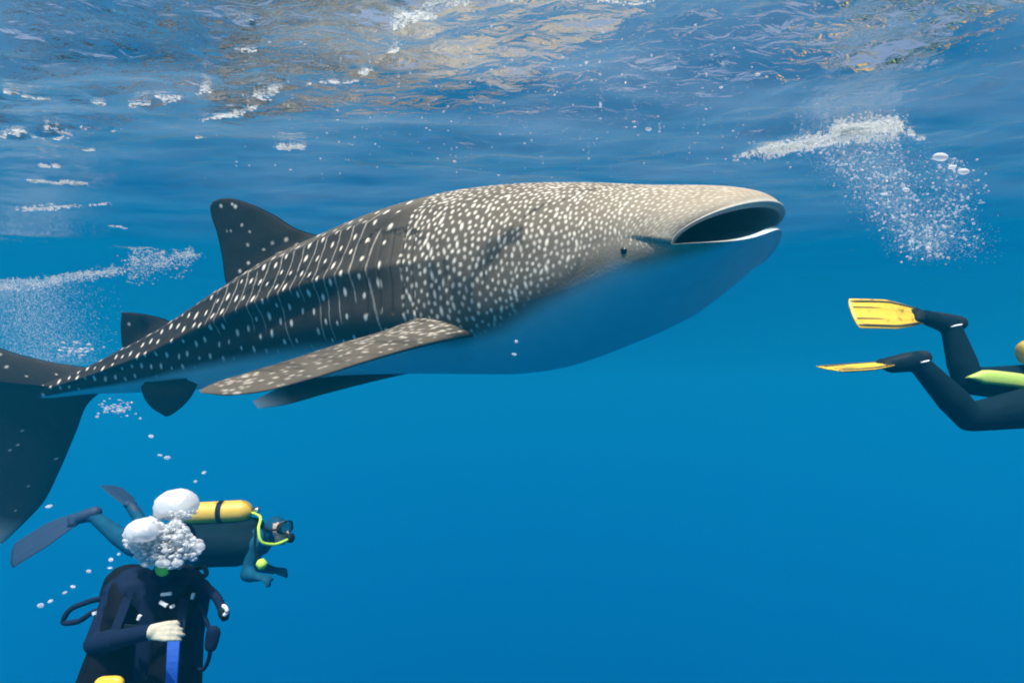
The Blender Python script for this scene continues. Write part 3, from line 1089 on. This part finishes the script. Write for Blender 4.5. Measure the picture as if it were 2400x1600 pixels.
def diver(name, loc, J, suit, voxel=0.014, face=None, headup=None, hands=None, skin_hands=True, hood=True, bulk=1.0):
    """J: joints -> one continuous body mesh. returns root empty"""
    root = empty(name, loc)
    bm = bmesh.new()
    j = {k: Vector(v) for k, v in J.items()}
    axis_t = (j['chest'] - j['pelvis']).normalized()
    sw = (j['sh_l'] - j['sh_r']).normalized()
    fr_ = axis_t.cross(sw)
    capsule(bm, j['sh_l'], j['sh_r'], 0.068 * bulk, 0.068 * bulk)
    capsule(bm, j['hip_l'], j['hip_r'], 0.095 * bulk, 0.095 * bulk)
    mid_ = (j['sh_l'] + j['sh_r']) * 0.5
    for e in ('l', 'r'):
        s_in = j['sh_' + e].lerp(mid_, 0.42)
        h_in = j['hip_' + e]
        waist = s_in.lerp(h_in, 0.62)
        waist = waist.lerp(mid_.lerp(j['pelvis'], 0.62), 0.2)
        capsule(bm, s_in, waist, 0.115, 0.092)
        capsule(bm, waist, h_in, 0.092, 0.100)
    capsule(bm, mid_, j['pelvis'], 0.11, 0.10)
    capsule(bm, mid_, j['head'], 0.062, 0.054)
    for e in ('l', 'r'):
        capsule(bm, j['sh_' + e], j['el_' + e], 0.062 * bulk, 0.044 * bulk)
        capsule(bm, j['el_' + e], j['wr_' + e], 0.046 * bulk, 0.030 * bulk)
        capsule(bm, j['el_' + e].lerp(j['wr_' + e], 0.15), j['el_' + e].lerp(j['wr_' + e], 0.4), 0.047 * bulk, 0.045 * bulk)
        capsule(bm, j['hip_' + e], j['kn_' + e], 0.098 * bulk, 0.062 * bulk)
        capsule(bm, j['kn_' + e], j['kn_' + e].lerp(j['an_' + e], 0.35), 0.060 * bulk, 0.064 * bulk)
        capsule(bm, j['kn_' + e].lerp(j['an_' + e], 0.3), j['an_' + e], 0.064 * bulk, 0.042 * bulk)
        capsule(bm, j['an_' + e], j['toe_' + e], 0.046 * bulk, 0.034 * bulk)
    f, u, r = head(bm, j['head'], face, headup)
    for e in ('l', 'r'):
        if hands and e in hands:
            d, pn, curl, ts = hands[e]
            hand(bm, j['wr_' + e], d, pn, 0.86 if bulk == 1.0 else 1.05, curl, ts)
    hc = np.array(j['head']); fn = np.array(f); un = np.array(u)

    def pick(c):
        idx = np.zeros(len(c), int)
        q = c - hc
        ff = q @ fn; uu = q @ un; dd = np.linalg.norm(q, axis=1)
        isface = (dd < 0.16) & (ff > 0.015) & (uu < 0.075) & (uu > -0.10)
        if not hood: isface |= (dd < 0.16) & (uu > -0.1) & (ff > -0.02) & (uu < 0.06)
        idx[isface] = 1
        if skin_hands:
            for e in ('l', 'r'):
                w_ = np.array(j['wr_' + e])
                if hands and e in hands:
                    hd_ = np.array(Vector(hands[e][0]).normalized())
                    qq = c - w_
                    idx[(np.linalg.norm(qq, axis=1) < 0.24) & (qq @ hd_ > 0.0)] = 2
        return idx
    skin_over('body', bm, voxel, 6, [suit, M['skin'], M['glove']], root, pick)
    return root, j, (f, u, r)


TANKPROF = [(0, 0.02), (0.0, 0.55), (0.02, 0.82), (0.06, 0.97), (0.10, 1.0), (0.84, 1.0), (0.90, 0.93), (0.95, 0.72), (0.985, 0.42), (1.0, 0.22)]


def tank(root, p0, p1, r, mat, bands=(0.45,), band_mat=None):
    p0, p1 = Vector(p0), Vector(p1)
    tk = lathe('air_tank', p0, p1, [(f, q * r) for f, q in TANKPROF], mat, root, 36)
    ax = (p1 - p0)
    for b_ in bands:
        lathe('tank_strap', p0 + ax * (b_ - 0.035), p0 + ax * (b_ + 0.035), [(0, r * 1.005), (0.02, r * 1.045), (0.98, r * 1.045), (1, r * 1.005)], band_mat or M['rubber'], tk, 36)
    e = p1 + ax.normalized() * 0.0
    vv = lathe('valve', e - ax.normalized() * 0.005, e + ax.normalized() * 0.06, [(0, 0.022), (0.4, 0.022), (0.45, 0.03), (0.9, 0.03), (1, 0.015)], M['metal'], tk, 16)
    return tk


# ---- diver with yellow fins, leaving to the right ahead of the shark
D = 4.4
J = dict(pelvis=P(2475, 920, D), chest=P(2600, 905, D), head=P(2735, 880, D - 0.05),
         sh_l=P(2640, 895, D + 0.19), sh_r=P(2640, 905, D - 0.19),
         hip_l=P(2460, 900, D + 0.10), hip_r=P(2460, 948, D - 0.10),
         kn_l=P(2268, 893, D + 0.10), kn_r=P(2272, 978, D - 0.14),
         an_l=P(2228, 762, D + 0.14), an_r=P(2148, 846, D - 0.16),
         toe_l=P(2165, 742, D + 0.16), toe_r=P(2088, 856, D - 0.17),
         el_l=P(2640, 990, D + 0.24), el_r=P(2635, 1000, D - 0.22),
         wr_l=P(2720, 1010, D + 0.10), wr_r=P(2715, 1030, D - 0.12))
hx = Vector((1, 0, 0))
r1, j1, fur = diver('person', P(2475, 1005, D), J, M['dark_teal'], 0.013, bulk=1.48, face=Vector((1, -0.1, 0.05)), headup=Vector((0, 0, 1)),
                    hands={'l': ((1, -0.2, 0), (0, -0.3, -1), 0.4, 1), 'r': ((1, 0.2, 0), (0, 0.3, -1), 0.4, -1)})
tag(r1, 'diver in dark wetsuit and yellow fins swimming away ahead of the shark\'s mouth', 'diver', 'scuba divers')
swim_fin(r1, P(2250, 757, D + 0.14), P(2152, 740, D + 0.16), P(1993, 727, D + 0.05), Vector((0.12, 0.55, 1)), M['yellow'], M['rubber'], 0.235, 0.03)
swim_fin(r1, P(2165, 838, D - 0.16), P(2075, 853, D - 0.17), P(1926, 873, D - 0.30), Vector((0.1, 1, 0.20)), M['yellow'], M['rubber'], 0.22, -0.02)
for e, an, kn in (('l', 'an_l', 'kn_l'), ('r', 'an_r', 'kn_r')):
    q = j1[an].lerp(j1[kn], 0.02)
    tube('fin_strap', [q + Vector((0.062 * math.cos(a), 0.062 * math.sin(a), 0.012 * math.cos(a))) for a in np.linspace(0, 6.28, 9)], 0.007, M['white'], r1, n=22, seg=6)
# lime stripe along the far thigh and hip, facing the camera
sv = [P(2270, 884, D - 0.005), P(2310, 883, D - 0.015), P(2355, 887, D - 0.02), P(2400, 893, D - 0.025), P(2450, 903, D - 0.03), P(2520, 905, D - 0.08)]
vs, fs = [], []
cc = bez(sv, 20)
for i, p in enumerate(cc):
    ww = 0.046 * min(1.0, 0.06 + i * 0.30)
    for q, dz in ((0, 0.5), (-0.008, 0.3), (-0.011, 0), (-0.008, -0.3), (0, -0.5), (0.03, -0.5), (0.03, 0.5)):
        vs.append(p + Vector((0, q, dz * 2 * ww)))
for i in range(19):
    for k in range(7):
        fs.append((i * 7 + k, i * 7 + (k + 1) % 7, (i + 1) * 7 + (k + 1) % 7, (i + 1) * 7 + k))
fs.append(tuple(range(7))); fs.append(tuple(range(133, 140))[::-1])
mesh_obj('stripe', vs, fs, M['limestripe'], r1)
tank(r1, P(2392, 828, D + 0.02), P(2600, 808, D), 0.085, M['tank'], (0.4, 0.7))
bm = bmesh.new()
capsule(bm, P(2500, 868, D), P(2640, 860, D), 0.12, 0.11, (Vector((0, 0, 1)), 0.55))
capsule(bm, P(2490, 905, D - 0.10), P(2630, 895, D - 0.13), 0.10, 0.08)
capsule(bm, P(2490, 905, D + 0.10), P(2630, 895, D + 0.13), 0.10, 0.08)
skin_over('buoyancy_vest', bm, 0.014, 6, [M['vest']], r1)
dive_mask(r1, j1['head'], *fur, M['rubber'])
regulator(r1, j1['head'] + fur[0] * 0.09 - fur[1] * 0.055, fur[0], M['rubber'])
tube('hose', [P(2605, 806, D), P(2680, 815, D - 0.13), P(2745, 870, D - 0.2), j1['head'] + fur[0] * 0.13 - fur[1] * 0.055], 0.011, M['rubber'], r1)

# ---- diver with the yellow tank
D = 5.4
J = dict(pelvis=P(448, 1285, D + 0.05), chest=P(560, 1268, D), head=P(650, 1243, D - 0.08),
         sh_l=P(606, 1252, D + 0.18), sh_r=P(603, 1276, D - 0.17),
         hip_l=P(445, 1282, D + 0.16), hip_r=P(445, 1290, D - 0.06),
         kn_l=P(345, 1290, D + 0.30), kn_r=P(312, 1283, D - 0.08),
         an_l=P(325, 1212, D + 0.62), an_r=P(216, 1206, D - 0.02),
         toe_l=P(300, 1180, D + 0.68), toe_r=P(178, 1218, D - 0.04),
         el_l=P(590, 1322, D + 0.24), el_r=P(578, 1346, D - 0.20),
         wr_l=P(640, 1336, D + 0.08), wr_r=P(606, 1352, D - 0.36))
r2, j2, fur = diver('person', P(448, 1330, D), J, M['teal'], 0.014, bulk=1.15, face=Vector((0.95, -0.34, 0.06)), headup=Vector((-0.15, 0, 1)),
                    hands={'l': ((1, -0.3, 0.1), (0, 0.2, -1), 0.7, 1), 'r': ((0.8, -0.5, 0.1), (0, 0.2, -1), 0.8, -1)}, skin_hands=False, hood=True)
tag(r2, 'diver with a yellow tank on the back swimming level below the shark', 'diver', 'scuba divers')
swim_fin(r2, P(224, 1200, D - 0.02), P(172, 1219, D - 0.04), P(8, 1304, D - 0.10), Vector((0.35, 0.55, 0.9)), M['finblue'], M['finblue'], 0.24, 0.04, ribs=False)
swim_fin(r2, P(328, 1215, D + 0.62), P(305, 1182, D + 0.68), P(258, 1130, D + 0.92), Vector((0.8, 0.5, -0.4)), M['finblue'], M['finblue'], 0.22, 0.02, ribs=False)
tank(r2, P(414, 1205, D - 0.02), P(592, 1196, D - 0.02), 0.088, M['tank'], (0.60,), M['rubber'])
bm = bmesh.new()
capsule(bm, P(455, 1240, D), P(585, 1232, D), 0.13, 0.12, (Vector((0, 0, 1)), 0.6))
capsule(bm, P(455, 1275, D - 0.12), P(580, 1275, D - 0.13), 0.125, 0.12)
capsule(bm, P(460, 1275, D + 0.14), P(580, 1270, D + 0.13), 0.12, 0.11)
capsule(bm, P(470, 1300, D), P(560, 1300, D), 0.10, 0.09)
skin_over('buoyancy_vest', bm, 0.014, 6, [M['dark_teal']], r2)
dive_mask(r2, j2['head'], *fur, M['rubber'])
mo = j2['head'] + fur[0] * 0.09 - fur[1] * 0.055
regulator(r2, mo, fur[0], M['rubber'])
tube('regulator_hose', [P(590, 1200, D - 0.02), P(611, 1216, D - 0.20), P(606, 1240, D - 0.30), P(612, 1268, D - 0.32), P(640, 1275, D - 0.26), mo + fur[0] * 0.04], 0.011, M['lime'], r2, n=36)
tube('spare_hose', [P(600, 1235, D - 0.28), P(598, 1285, D - 0.30), P(606, 1316, D - 0.30)], 0.011, M['rubber'], r2)
lathe('spare_regulator', P(606, 1312, D - 0.31), P(620, 1330, D - 0.33), [(0, 0.012), (0.2, 0.036), (0.8, 0.04), (1, 0.014)], M['lime'], r2, 18)

# ---- diver facing the camera, head behind the bubbles
D = 3.05
J = dict(pelvis=P(330, 1655, D + 0.02), chest=P(365, 1440, D + 0.05), head=P(412, 1283, D + 0.02),
         sh_l=P(462, 1388, D + 0.08), sh_r=P(278, 1388, D + 0.02),
         hip_l=P(372, 1670, D + 0.06), hip_r=P(290, 1665, D),
         kn_l=P(395, 1860, D + 0.28), kn_r=P(285, 1870, D + 0.18),
         an_l=P(400, 1985, D + 0.62), an_r=P(290, 2010, D + 0.52),
         toe_l=P(405, 2060, D + 0.66), toe_r=P(285, 2085, D + 0.56),
         el_l=P(448, 1530, D + 0.10), el_r=P(222, 1508, D - 0.10),
         wr_l=P(415, 1655, D - 0.02), wr_r=P(352, 1480, D - 0.34))
r3, j3, fur = diver('person', P(330, 1720, D), J, M['navy'], 0.0052, face=Vector((0.12, -1, 0.10)), headup=Vector((0.10, 0, 1)),
                    hands={'r': ((1, 0.05, 0.02), (-0.05, 0.9, -0.45), 0.55, -1), 'l': ((-0.3, -0.3, -1), (-0.4, 0.9, 0), 0.4, 1)})
tag(r3, 'diver in navy wetsuit and black vest holding a pale gloved hand across the chest', 'diver', 'scuba divers')
swim_fin(r3, P(398, 1975, D + 0.60), P(405, 2060, D + 0.66), P(415, 2240, D + 0.80), Vector((1, 0.2, 0)), M['yellow'], M['rubber'], 0.21)
swim_fin(r3, P(292, 2000, D + 0.50), P(285, 2085, D + 0.56), P(275, 2260, D + 0.70), Vector((1, -0.1, 0)), M['yellow'], M['rubber'], 0.21)
bm = bmesh.new()
fz = Vector((0, 1, 0))
capsule(bm, P(290, 1430, D - 0.02), P(250, 1600, D - 0.06), 0.085, 0.125)          # wearer's right front lobe
capsule(bm, P(415, 1430, D - 0.01), P(398, 1620, D - 0.05), 0.075, 0.105)
capsule(bm, P(285, 1385, D - 0.02), P(290, 1440, D - 0.05), 0.055, 0.075)
capsule(bm, P(440, 1388, D + 0.02), P(425, 1440, D - 0.03), 0.05, 0.07)
capsule(bm, P(300, 1380, D + 0.18), P(300, 1640, D + 0.16), 0.12, 0.14)
capsule(bm, P(420, 1380, D + 0.20), P(400, 1640, D + 0.18), 0.12, 0.14)
capsule(bm, P(250, 1625, D - 0.02), P(395, 1640, D - 0.02), 0.11, 0.11)
skin_over('buoyancy_vest', bm, 0.009, 5, [M['vest']], r3)
# blue side panel, chest straps and fittings
box_between('blue_panel', P(408, 1502, D - 0.155), P(402, 1600, D - 0.175), Vector((1, 0.3, 0)), 0.050, 0.046, 0.03, M['blue'], r3, 8, lambda t: Vector((0.006 * math.sin(t * 3), -0.012 * math.sin(t * 3.1), 0)))
for a_, b_ in (((300, 1400, -0.09), (262, 1500, -0.165)), ((432, 1402, -0.06), (420, 1490, -0.13))):
    box_between('shoulder_strap', P(a_[0], a_[1], D + a_[2]), P(b_[0], b_[1], D + b_[2]), Vector((1, 0.1, 0.2)), 0.042, 0.042, 0.012, M['navy'], r3, 6)
box_between('chest_strap', P(292, 1470, D - 0.15), P(425, 1462, D - 0.12), Vector((0, 0.1, 1)), 0.03, 0.03, 0.012, M['rubber'], r3, 6, lambda t: Vector((0, -0.03 * math.sin(t * math.pi), 0)))
for (x, y, dd, ln, an) in ((390, 1391, -0.10, 0.045, 0.1), (383, 1414, -0.13, 0.035, -0.5), (452, 1396, -0.05, 0.025, 1.3), (404, 1420, -0.12, 0.016, 0.3), (326, 1446, -0.16, 0.02, 1.2), (222, 1436, -0.07, 0.016, 0.3)):
    c = P(x, y, D + dd); q = Vector((math.cos(an), 0, math.sin(an)))
    box_between('buckle', c - q * ln * 0.5, c + q * ln * 0.5, Vector((-q.z, 0, q.x)), 0.011, 0.013, 0.014, M['white'], r3, 4)
dive_mask(r3, j3['head'], *fur, M['rubber'])
mo = j3['head'] + fur[0] * 0.088 - fur[1] * 0.072
regulator(r3, mo, fur[0], M['lime'], 0.85)
tank(r3, P(345, 1660, D + 0.36), P(400, 1360, D + 0.33), 0.092, M['tank'], (0.35, 0.65))
tube('hose', [P(400, 1350, D + 0.30), P(480, 1330, D + 0.10), P(470, 1350, D - 0.06), P(435, 1345, D - 0.10), mo + fur[0] * 0.03], 0.011, M['rubber'], r3)
# corrugated inflator hose on the wearer's left shoulder
h1 = tube('inflator_hose', [P(455, 1365, D + 0.02), P(482, 1376, D - 0.06), P(508, 1400, D - 0.10), P(524, 1432, D - 0.12)], 0.020, M['navy'], r3, n=40, corrug=0.10)
lathe('inflator_mouthpiece', P(522, 1422, D - 0.12), P(528, 1452, D - 0.12), [(0, 0.016), (0.1, 0.024), (0.6, 0.024), (0.8, 0.018), (1, 0.014)], M['rubber'], r3, 16)
tube('cuff', [P(521, 1417, D - 0.150), P(530, 1425, D - 0.152), P(532, 1434, D - 0.152), P(524, 1442, D - 0.150)], 0.009, M['white'], r3, n=12, seg=8)
tube('gauge_hose', [P(455, 1400, D + 0.05), P(478, 1440, D - 0.06), P(492, 1480, D - 0.08), P(490, 1540, D - 0.08), P(478, 1566, D - 0.06), P(455, 1560, D + 0.0), P(440, 1540, D + 0.05)], 0.009, M['navy'], r3, n=44)
bm = bmesh.new()
capsule(bm, P(500, 1482, D - 0.09), P(494, 1512, D - 0.09), 0.034, 0.030, (Vector((0, 1, 0)), 0.6))
skin_over('gauge_console', bm, 0.007, 3, [M['navy']], r3)
tube('side_hose', [P(262, 1398, D + 0.06), P(205, 1410, D - 0.02), P(160, 1432, D - 0.05), P(148, 1456, D - 0.06), P(180, 1456, D - 0.06), P(222, 1432, D - 0.05), P(255, 1425, D)], 0.012, M['navy'], r3, n=40)
bm = bmesh.new()
capsule(bm, P(240, 1604, D - 0.215), P(272, 1602, D - 0.215), 0.036, 0.036, (Vector((0, 1, 0)), 0.7))
skin_over('yellow_pouch', bm, 0.007, 3, [M['yellow']], r3)

# ------------------------------------------------------------------ bubbles
def ico_template(sub):
    b = bmesh.new(); bmesh.ops.create_icosphere(b, subdivisions=sub, radius=1.0)
    b.verts.ensure_lookup_table()
    v = np.array([q.co[:] for q in b.verts]); f = np.array([[q.index for q in fc.verts] for fc in b.faces])
    b.free(); return v, f


ICO1, ICO2, ICO3 = ico_template(1), ico_template(2), ico_template(3)


def many(name, items, mat, tmpl=ICO1, smooth=True):
    """items: (center, (rx, ry, rz), rot z) -> one mesh"""
    tv, tf = tmpl
    vs, fs = [], []
    for k, (c, r, a) in enumerate(items):
        q = tv * np.array(r)
        ca_, sa_ = math.cos(a), math.sin(a)
        q = np.stack([q[:, 0] * ca_ - q[:, 1] * sa_, q[:, 0] * sa_ + q[:, 1] * ca_, q[:, 2]], -1)
        vs.append(q + np.array(c)); fs.append(tf + k * len(tv))
    me = bpy.data.meshes.new(name)
    V = np.concatenate(vs); F_ = np.concatenate(fs)
    n = len(F_)
    me.vertices.add(len(V)); me.vertices.foreach_set('co', V.astype(np.float32).ravel())
    me.loops.add(n * 3); me.loops.foreach_set('vertex_index', F_.astype(np.int32).ravel())
    me.polygons.add(n); me.polygons.foreach_set('loop_start', np.arange(0, n * 3, 3, dtype=np.int32))
    me.update(calc_edges=True)
    return link_mesh(name, me, mat, None, smooth)


rng = random.Random(5)


def dome_bubble(c, r, label, seed):
    """large mushroom-cap bubble: domed top, dented rippling underside"""
    rg = random.Random(seed)
    tv, tf = ICO3
    ph = [rg.uniform(0, 6.28) for _ in range(6)]
    q = tv.copy()
    low = np.clip(-q[:, 2], 0, 1)
    wob = 0.12 * np.sin(5 * q[:, 0] + ph[0]) * np.cos(4 * q[:, 1] + ph[1]) + 0.09 * np.sin(9 * q[:, 0] + 7 * q[:, 2] + ph[2]) + 0.06 * np.sin(15 * q[:, 0] - 9 * q[:, 1] + ph[3])
    q = q * (1 + wob * (0.25 + low))[:, None]
    q[:, 2] = np.where(q[:, 2] < 0, q[:, 2] * 0.5, q[:, 2] * 0.80)
    o = many('air_bubble', [((0, 0, 0), (r, r, r), 0)], M['dome'], (q, tf))
    o.location = c
    tag(o, label, 'bubble', 'big air bubbles over the divers')
    return o


dome_bubble(P(414, 1186, 3.0), 0.096, 'big domed silver bubble covering the end of the yellow tank', 1)
dome_bubble(P(336, 1246, 2.85), 0.074, 'big domed bubble at the top of the froth over the diver\'s head', 2)

# exhaled froth in front of the front diver's face
items = []
for k in range(4200):
    while True:
        x, y = rng.uniform(-1, 1), rng.uniform(-1, 1)
        if x * x + y * y < 1: break
    px = 380 + 88 * x + 10 * y; py = 1272 + 54 * y + 9 * math.sin(x * 9)
    r = rng.choice((0.0015, 0.002, 0.003, 0.004, 0.005, 0.007, 0.010)) * rng.uniform(0.8, 1.2) * (2.2 if k % 40 == 0 else 1)
    if rng.random() < 0.35 * (x * x + y * y): continue
    items.append((P(px, py, 2.93 + rng.uniform(-0.09, 0.09)), (r * rng.uniform(1, 1.7), r, r * rng.uniform(0.6, 0.9)), rng.uniform(0, 3)))
for k in range(260):
    a_ = rng.uniform(0, 6.28); q_ = rng.random() ** 0.5
    r = rng.choice((0.002, 0.003, 0.005, 0.008)) * rng.uniform(0.8, 1.2)
    items.append((P(412 + 46 * q_ * math.cos(a_), 1204 + 15 * q_ * math.sin(a_), 3.0 - 0.08 * abs(math.cos(q_ * 1.5)) + rng.uniform(-0.03, 0.03)), (r * 1.3, r, r * 0.8), a_))
o = many('bubble_froth', items, M['bubble'], ICO2)
tag(o, 'dense cloud of silver bubbles breathed out over the front diver\'s face', 'bubbles', kind='stuff')

# single bubbles that can be counted
proto = None
singles = [(95, 1418, 2.9, 9), (118, 1408, 2.9, 7), (171, 1374, 2.9, 7), (152, 1388, 2.9, 5), (260, 1311, 2.9, 7), (258, 1330, 2.9, 6), (278, 1298, 2.9, 5),
           (208, 1338, 2.9, 7), (115, 1186, 3.4, 9), (354, 1022, 4.2, 8), (392, 1072, 4.2, 7), (478, 1107, 4.2, 6), (375, 1066, 4.2, 6), (458, 1128, 4.2, 5),
           (2204, 368, 4.3, 20), (2232, 392, 4.3, 13), (2258, 402, 4.3, 14), (2124, 445, 4.3, 8), (2075, 455, 4.3, 8), (2136, 566, 4.3, 6), (2175, 582, 4.3, 7),
           (2205, 595, 4.3, 5), (1520, 303, 4.6, 9), (1210, 800, 3.3, 6), (1205, 830, 3.3, 6), (1690, 205, 3.9, 6), (1776, 175, 3.6, 6), (1307, 153, 3.9, 4)]
for k, (x, y, d, rp) in enumerate(singles):
    if proto is None:
        proto = many('air_bubble', [((0, 0, 0), (1.15, 1.0, 0.78), 0)], M['bubble'], ICO2); o = proto
    else:
        o = proto.copy(); COL.objects.link(o)
    r = 0.72 * rp / FPX * d
    o.location = P(x, y, d); o.scale = (r * (1 + 0.35 * math.sin(k * 2.7) ** 2), r, r * (0.8 + 0.2 * math.cos(k * 1.9))); o.rotation_euler = (0, 0.3 * math.sin(k * 5), k * 1.3)
    if k < 8: lb, gr = 'small bubble in the rising string beside the front diver\'s shoulder', 'string of bubbles beside the front diver'
    elif k == 8: lb, gr = 'flat lone bubble between the tail fin and the dark fin blade', None
    elif k < 14: lb, gr = 'small lone bubble in open water between tail and yellow tank', 'bubbles between tail and tank'
    elif k < 17: lb, gr = 'large silver bubble heading the sparse stream beside the plume', 'large bubbles beside the plume'
    elif k < 22: lb, gr = 'small bubble scattered at the foot of the right-hand plume', 'bubbles at the foot of the plume'
    elif k in (23, 24): lb, gr = 'tiny bubble in front of the shark\'s pale belly', 'bubbles before the belly'
    else: lb, gr = 'tiny lone bubble just under the surface above the shark\'s head', 'lone bubbles above the shark'
    if 'group' in o: del o['group']
    tag(o, lb, 'bubble', gr)

# rising plume from the right-hand diver
items = []
for k in range(19000):
    t = rng.random() ** 1.35                      # 0 top .. 1 bottom
    cx = 1965 + 215 * t
    py = 318 + 270 * t
    spread = 125 * (1 - 0.40 * t)
    if rng.random() < 0.25: cx += 90
    px = cx + rng.gauss(0, 0.5) * spread; py += rng.gauss(0, 16) * t
    if px > 2110 + 40 * t and rng.random() < 0.8 * (1 - t): continue
    r = rng.uniform(0.0009, 0.0021) if k % 22 else rng.uniform(0.003, 0.009)
    items.append((P(px, py, 4.75 - 0.35 * t + rng.uniform(-0.18, 0.18)), (r * rng.uniform(1, 1.5), r, r * 0.8), rng.uniform(0, 3)))
for k in range(1600):                              # second, sparser stream
    t = rng.random()
    px = 2215 + 30 * math.sin(t * 5) + rng.gauss(0, 26); py = 370 + 240 * t
    r = rng.uniform(0.001, 0.0025) if k % 8 else rng.uniform(0.003, 0.010)
    items.append((P(px, py, 4.4 + rng.uniform(-0.1, 0.1)), (r * rng.uniform(1, 1.5), r, r * 0.8), rng.uniform(0, 3)))
o = many('bubble_plume', items, M['bubble'], ICO1)
tag(o, 'plume of small bubbles rising to the surface above the yellow fins', 'bubbles', kind='stuff')


def froth_on_surface(bands, name, label, rr=(0.003, 0.012)):
    """bands: (px0, py0, px1, py1, width px, count): broken lines of froth lying in the surface"""
    its = []
    for (x0, y0, x1, y1, wd, cnt) in bands:
        clumps = [(rng.random(), rng.gauss(0, 0.5), rng.uniform(0.02, 0.09)) for _ in range(max(3, cnt // 14))]
        for k in range(cnt):
            ct, cw_, cr = rng.choice(clumps)
            t = ct + rng.gauss(0, cr)
            lat = cw_ + rng.gauss(0, 0.22)
            px = x0 + (x1 - x0) * t + rng.gauss(0, 3); py = y0 + (y1 - y0) * t + lat * wd
            if py > 760: continue
            p = on_surface(px, py, -0.006)
            if p.y > 60 or p.y < 0.5: continue
            z = 0.0
            r = (rr[0] + (rr[1] - rr[0]) * rng.random() ** 3) * (p.y / 4.5) ** 0.7
            its.append(((p.x, p.y, z - 0.006 * rng.random()), (r * rng.uniform(0.8, 3.2), r * rng.uniform(0.8, 2.0), r * 0.45), rng.uniform(-0.6, 0.6)))
    zz = wave_height(np.array([[q[0][0] for q in its]]), np.array([[q[0][1] for q in its]]))[0]
    its = [((q[0][0], q[0][1], q[0][2] + h), q[1], q[2]) for q, h in zip(its, zz)]
    o = many(name, its, M['froth'], ICO1)
    tag(o, label, 'foam', kind='stuff')
    return o


froth_on_surface([(1725, 352, 1800, 338, 8, 300), (1790, 340, 1990, 305, 14, 4500), (1960, 300, 2110, 290, 24, 5000), (2100, 290, 2165, 318, 10, 300)], 'surface_foam',
                 'white foam spreading under the surface where the right plume arrives', (0.0012, 0.0055))
froth_on_surface([(-40, 672, 140, 660, 14, 1600), (120, 655, 280, 635, 10, 1600), (300, 622, 450, 605, 26, 1800)], 'surface_foam',
                 'faint white foam streak on the surface behind the tail', (0.0012, 0.0055))
froth_on_surface([(480, 272, 640, 222, 6, 330), (600, 205, 680, 190, 9, 210), (680, 196, 850, 165, 6, 120), (850, 160, 930, 105, 7, 135), (210, 218, 240, 212, 5, 90), (305, 220, 350, 214, 4, 72), (370, 205, 500, 180, 9, 210),
                  (10, 188, 70, 198, 2, 120), (90, 205, 150, 215, 2, 90), (0, 300, 160, 300, 11, 360), (190, 285, 280, 298, 8, 150), (650, 368, 710, 368, 5, 210), (70, 428, 195, 434, 3, 330), (80, 395, 140, 398, 3, 72),
                  (40, 495, 240, 482, 5, 240), (250, 528, 300, 532, 2, 48), (540, 82, 600, 95, 3, 120), (585, 18, 605, 24, 4, 72), (190, 366, 215, 368, 2, 30), (465, 340, 480, 345, 2, 18)], 'surface_foam',
                 'white flecks of foam along the ripples over the shark\'s back', (0.0022, 0.0085))
froth_on_surface([(925, 45, 1010, 8, 20, 500), (1000, 6, 1110, -14, 22, 420), (1090, -6, 1180, -24, 12, 200), (1190, 2, 1300, -4, 5, 160), (1290, 10, 1480, 8, 9, 160), (1480, 8, 1640, 10, 6, 60), (1800, 12, 1850, 10, 6, 60)], 'surface_foam',  # froth flecks added in place of the sky glare
                 'bright white patch of churned foam on the surface above the shark\'s head', (0.0018, 0.0075))
items = []
for k in range(420):
    px = rng.gauss(1250, 420); py = rng.uniform(60, 420)
    if px > 1800 or px < 450: continue
    p = on_surface(px, py, -rng.uniform(0.02, 0.25))
    if p.y > 14: continue
    r = rng.choice((0.0025, 0.0035, 0.005, 0.007)) * rng.uniform(0.7, 1.1) * (p.y / 4) ** 0.5
    items.append((p, (r * rng.uniform(1, 2), r, r * 0.8), rng.uniform(0, 3)))
o = many('drifting_specks', items, M['bubble'], ICO1)
tag(o, 'scattered tiny bubbles hanging just below the surface', 'bubbles', kind='stuff')
# bubble column behind the tail, rising from divers out of sight
items = []
for k in range(14000):
    t = rng.random() ** 1.3
    px = 40 + 70 * t + rng.gauss(0, 70); py = 655 + 200 * t
    r = rng.uniform(0.0018, 0.0042)
    items.append((P(px, py, 9.6 - 0.6 * t + rng.uniform(-0.4, 0.4)), (r * 1.3, r, r * 0.8), 0))
for k in range(60):
    r = rng.uniform(0.006, 0.016)
    items.append((P(rng.gauss(175, 26), rng.gauss(822, 12), 8.0 + rng.uniform(-0.3, 0.3)), (r * 1.7, r, r * 0.7), 0))
for k in range(70):
    r = rng.uniform(0.005, 0.013)
    items.append((P(rng.gauss(275, 24), rng.gauss(955, 13), 7.0 + rng.uniform(-0.3, 0.3)), (r * 1.7, r, r * 0.7), 0))
o = many('bubble_column', items, M['bubble'], ICO1)
tag(o, 'pale misty column of bubbles rising behind the shark\'s tail', 'bubbles', kind='stuff')
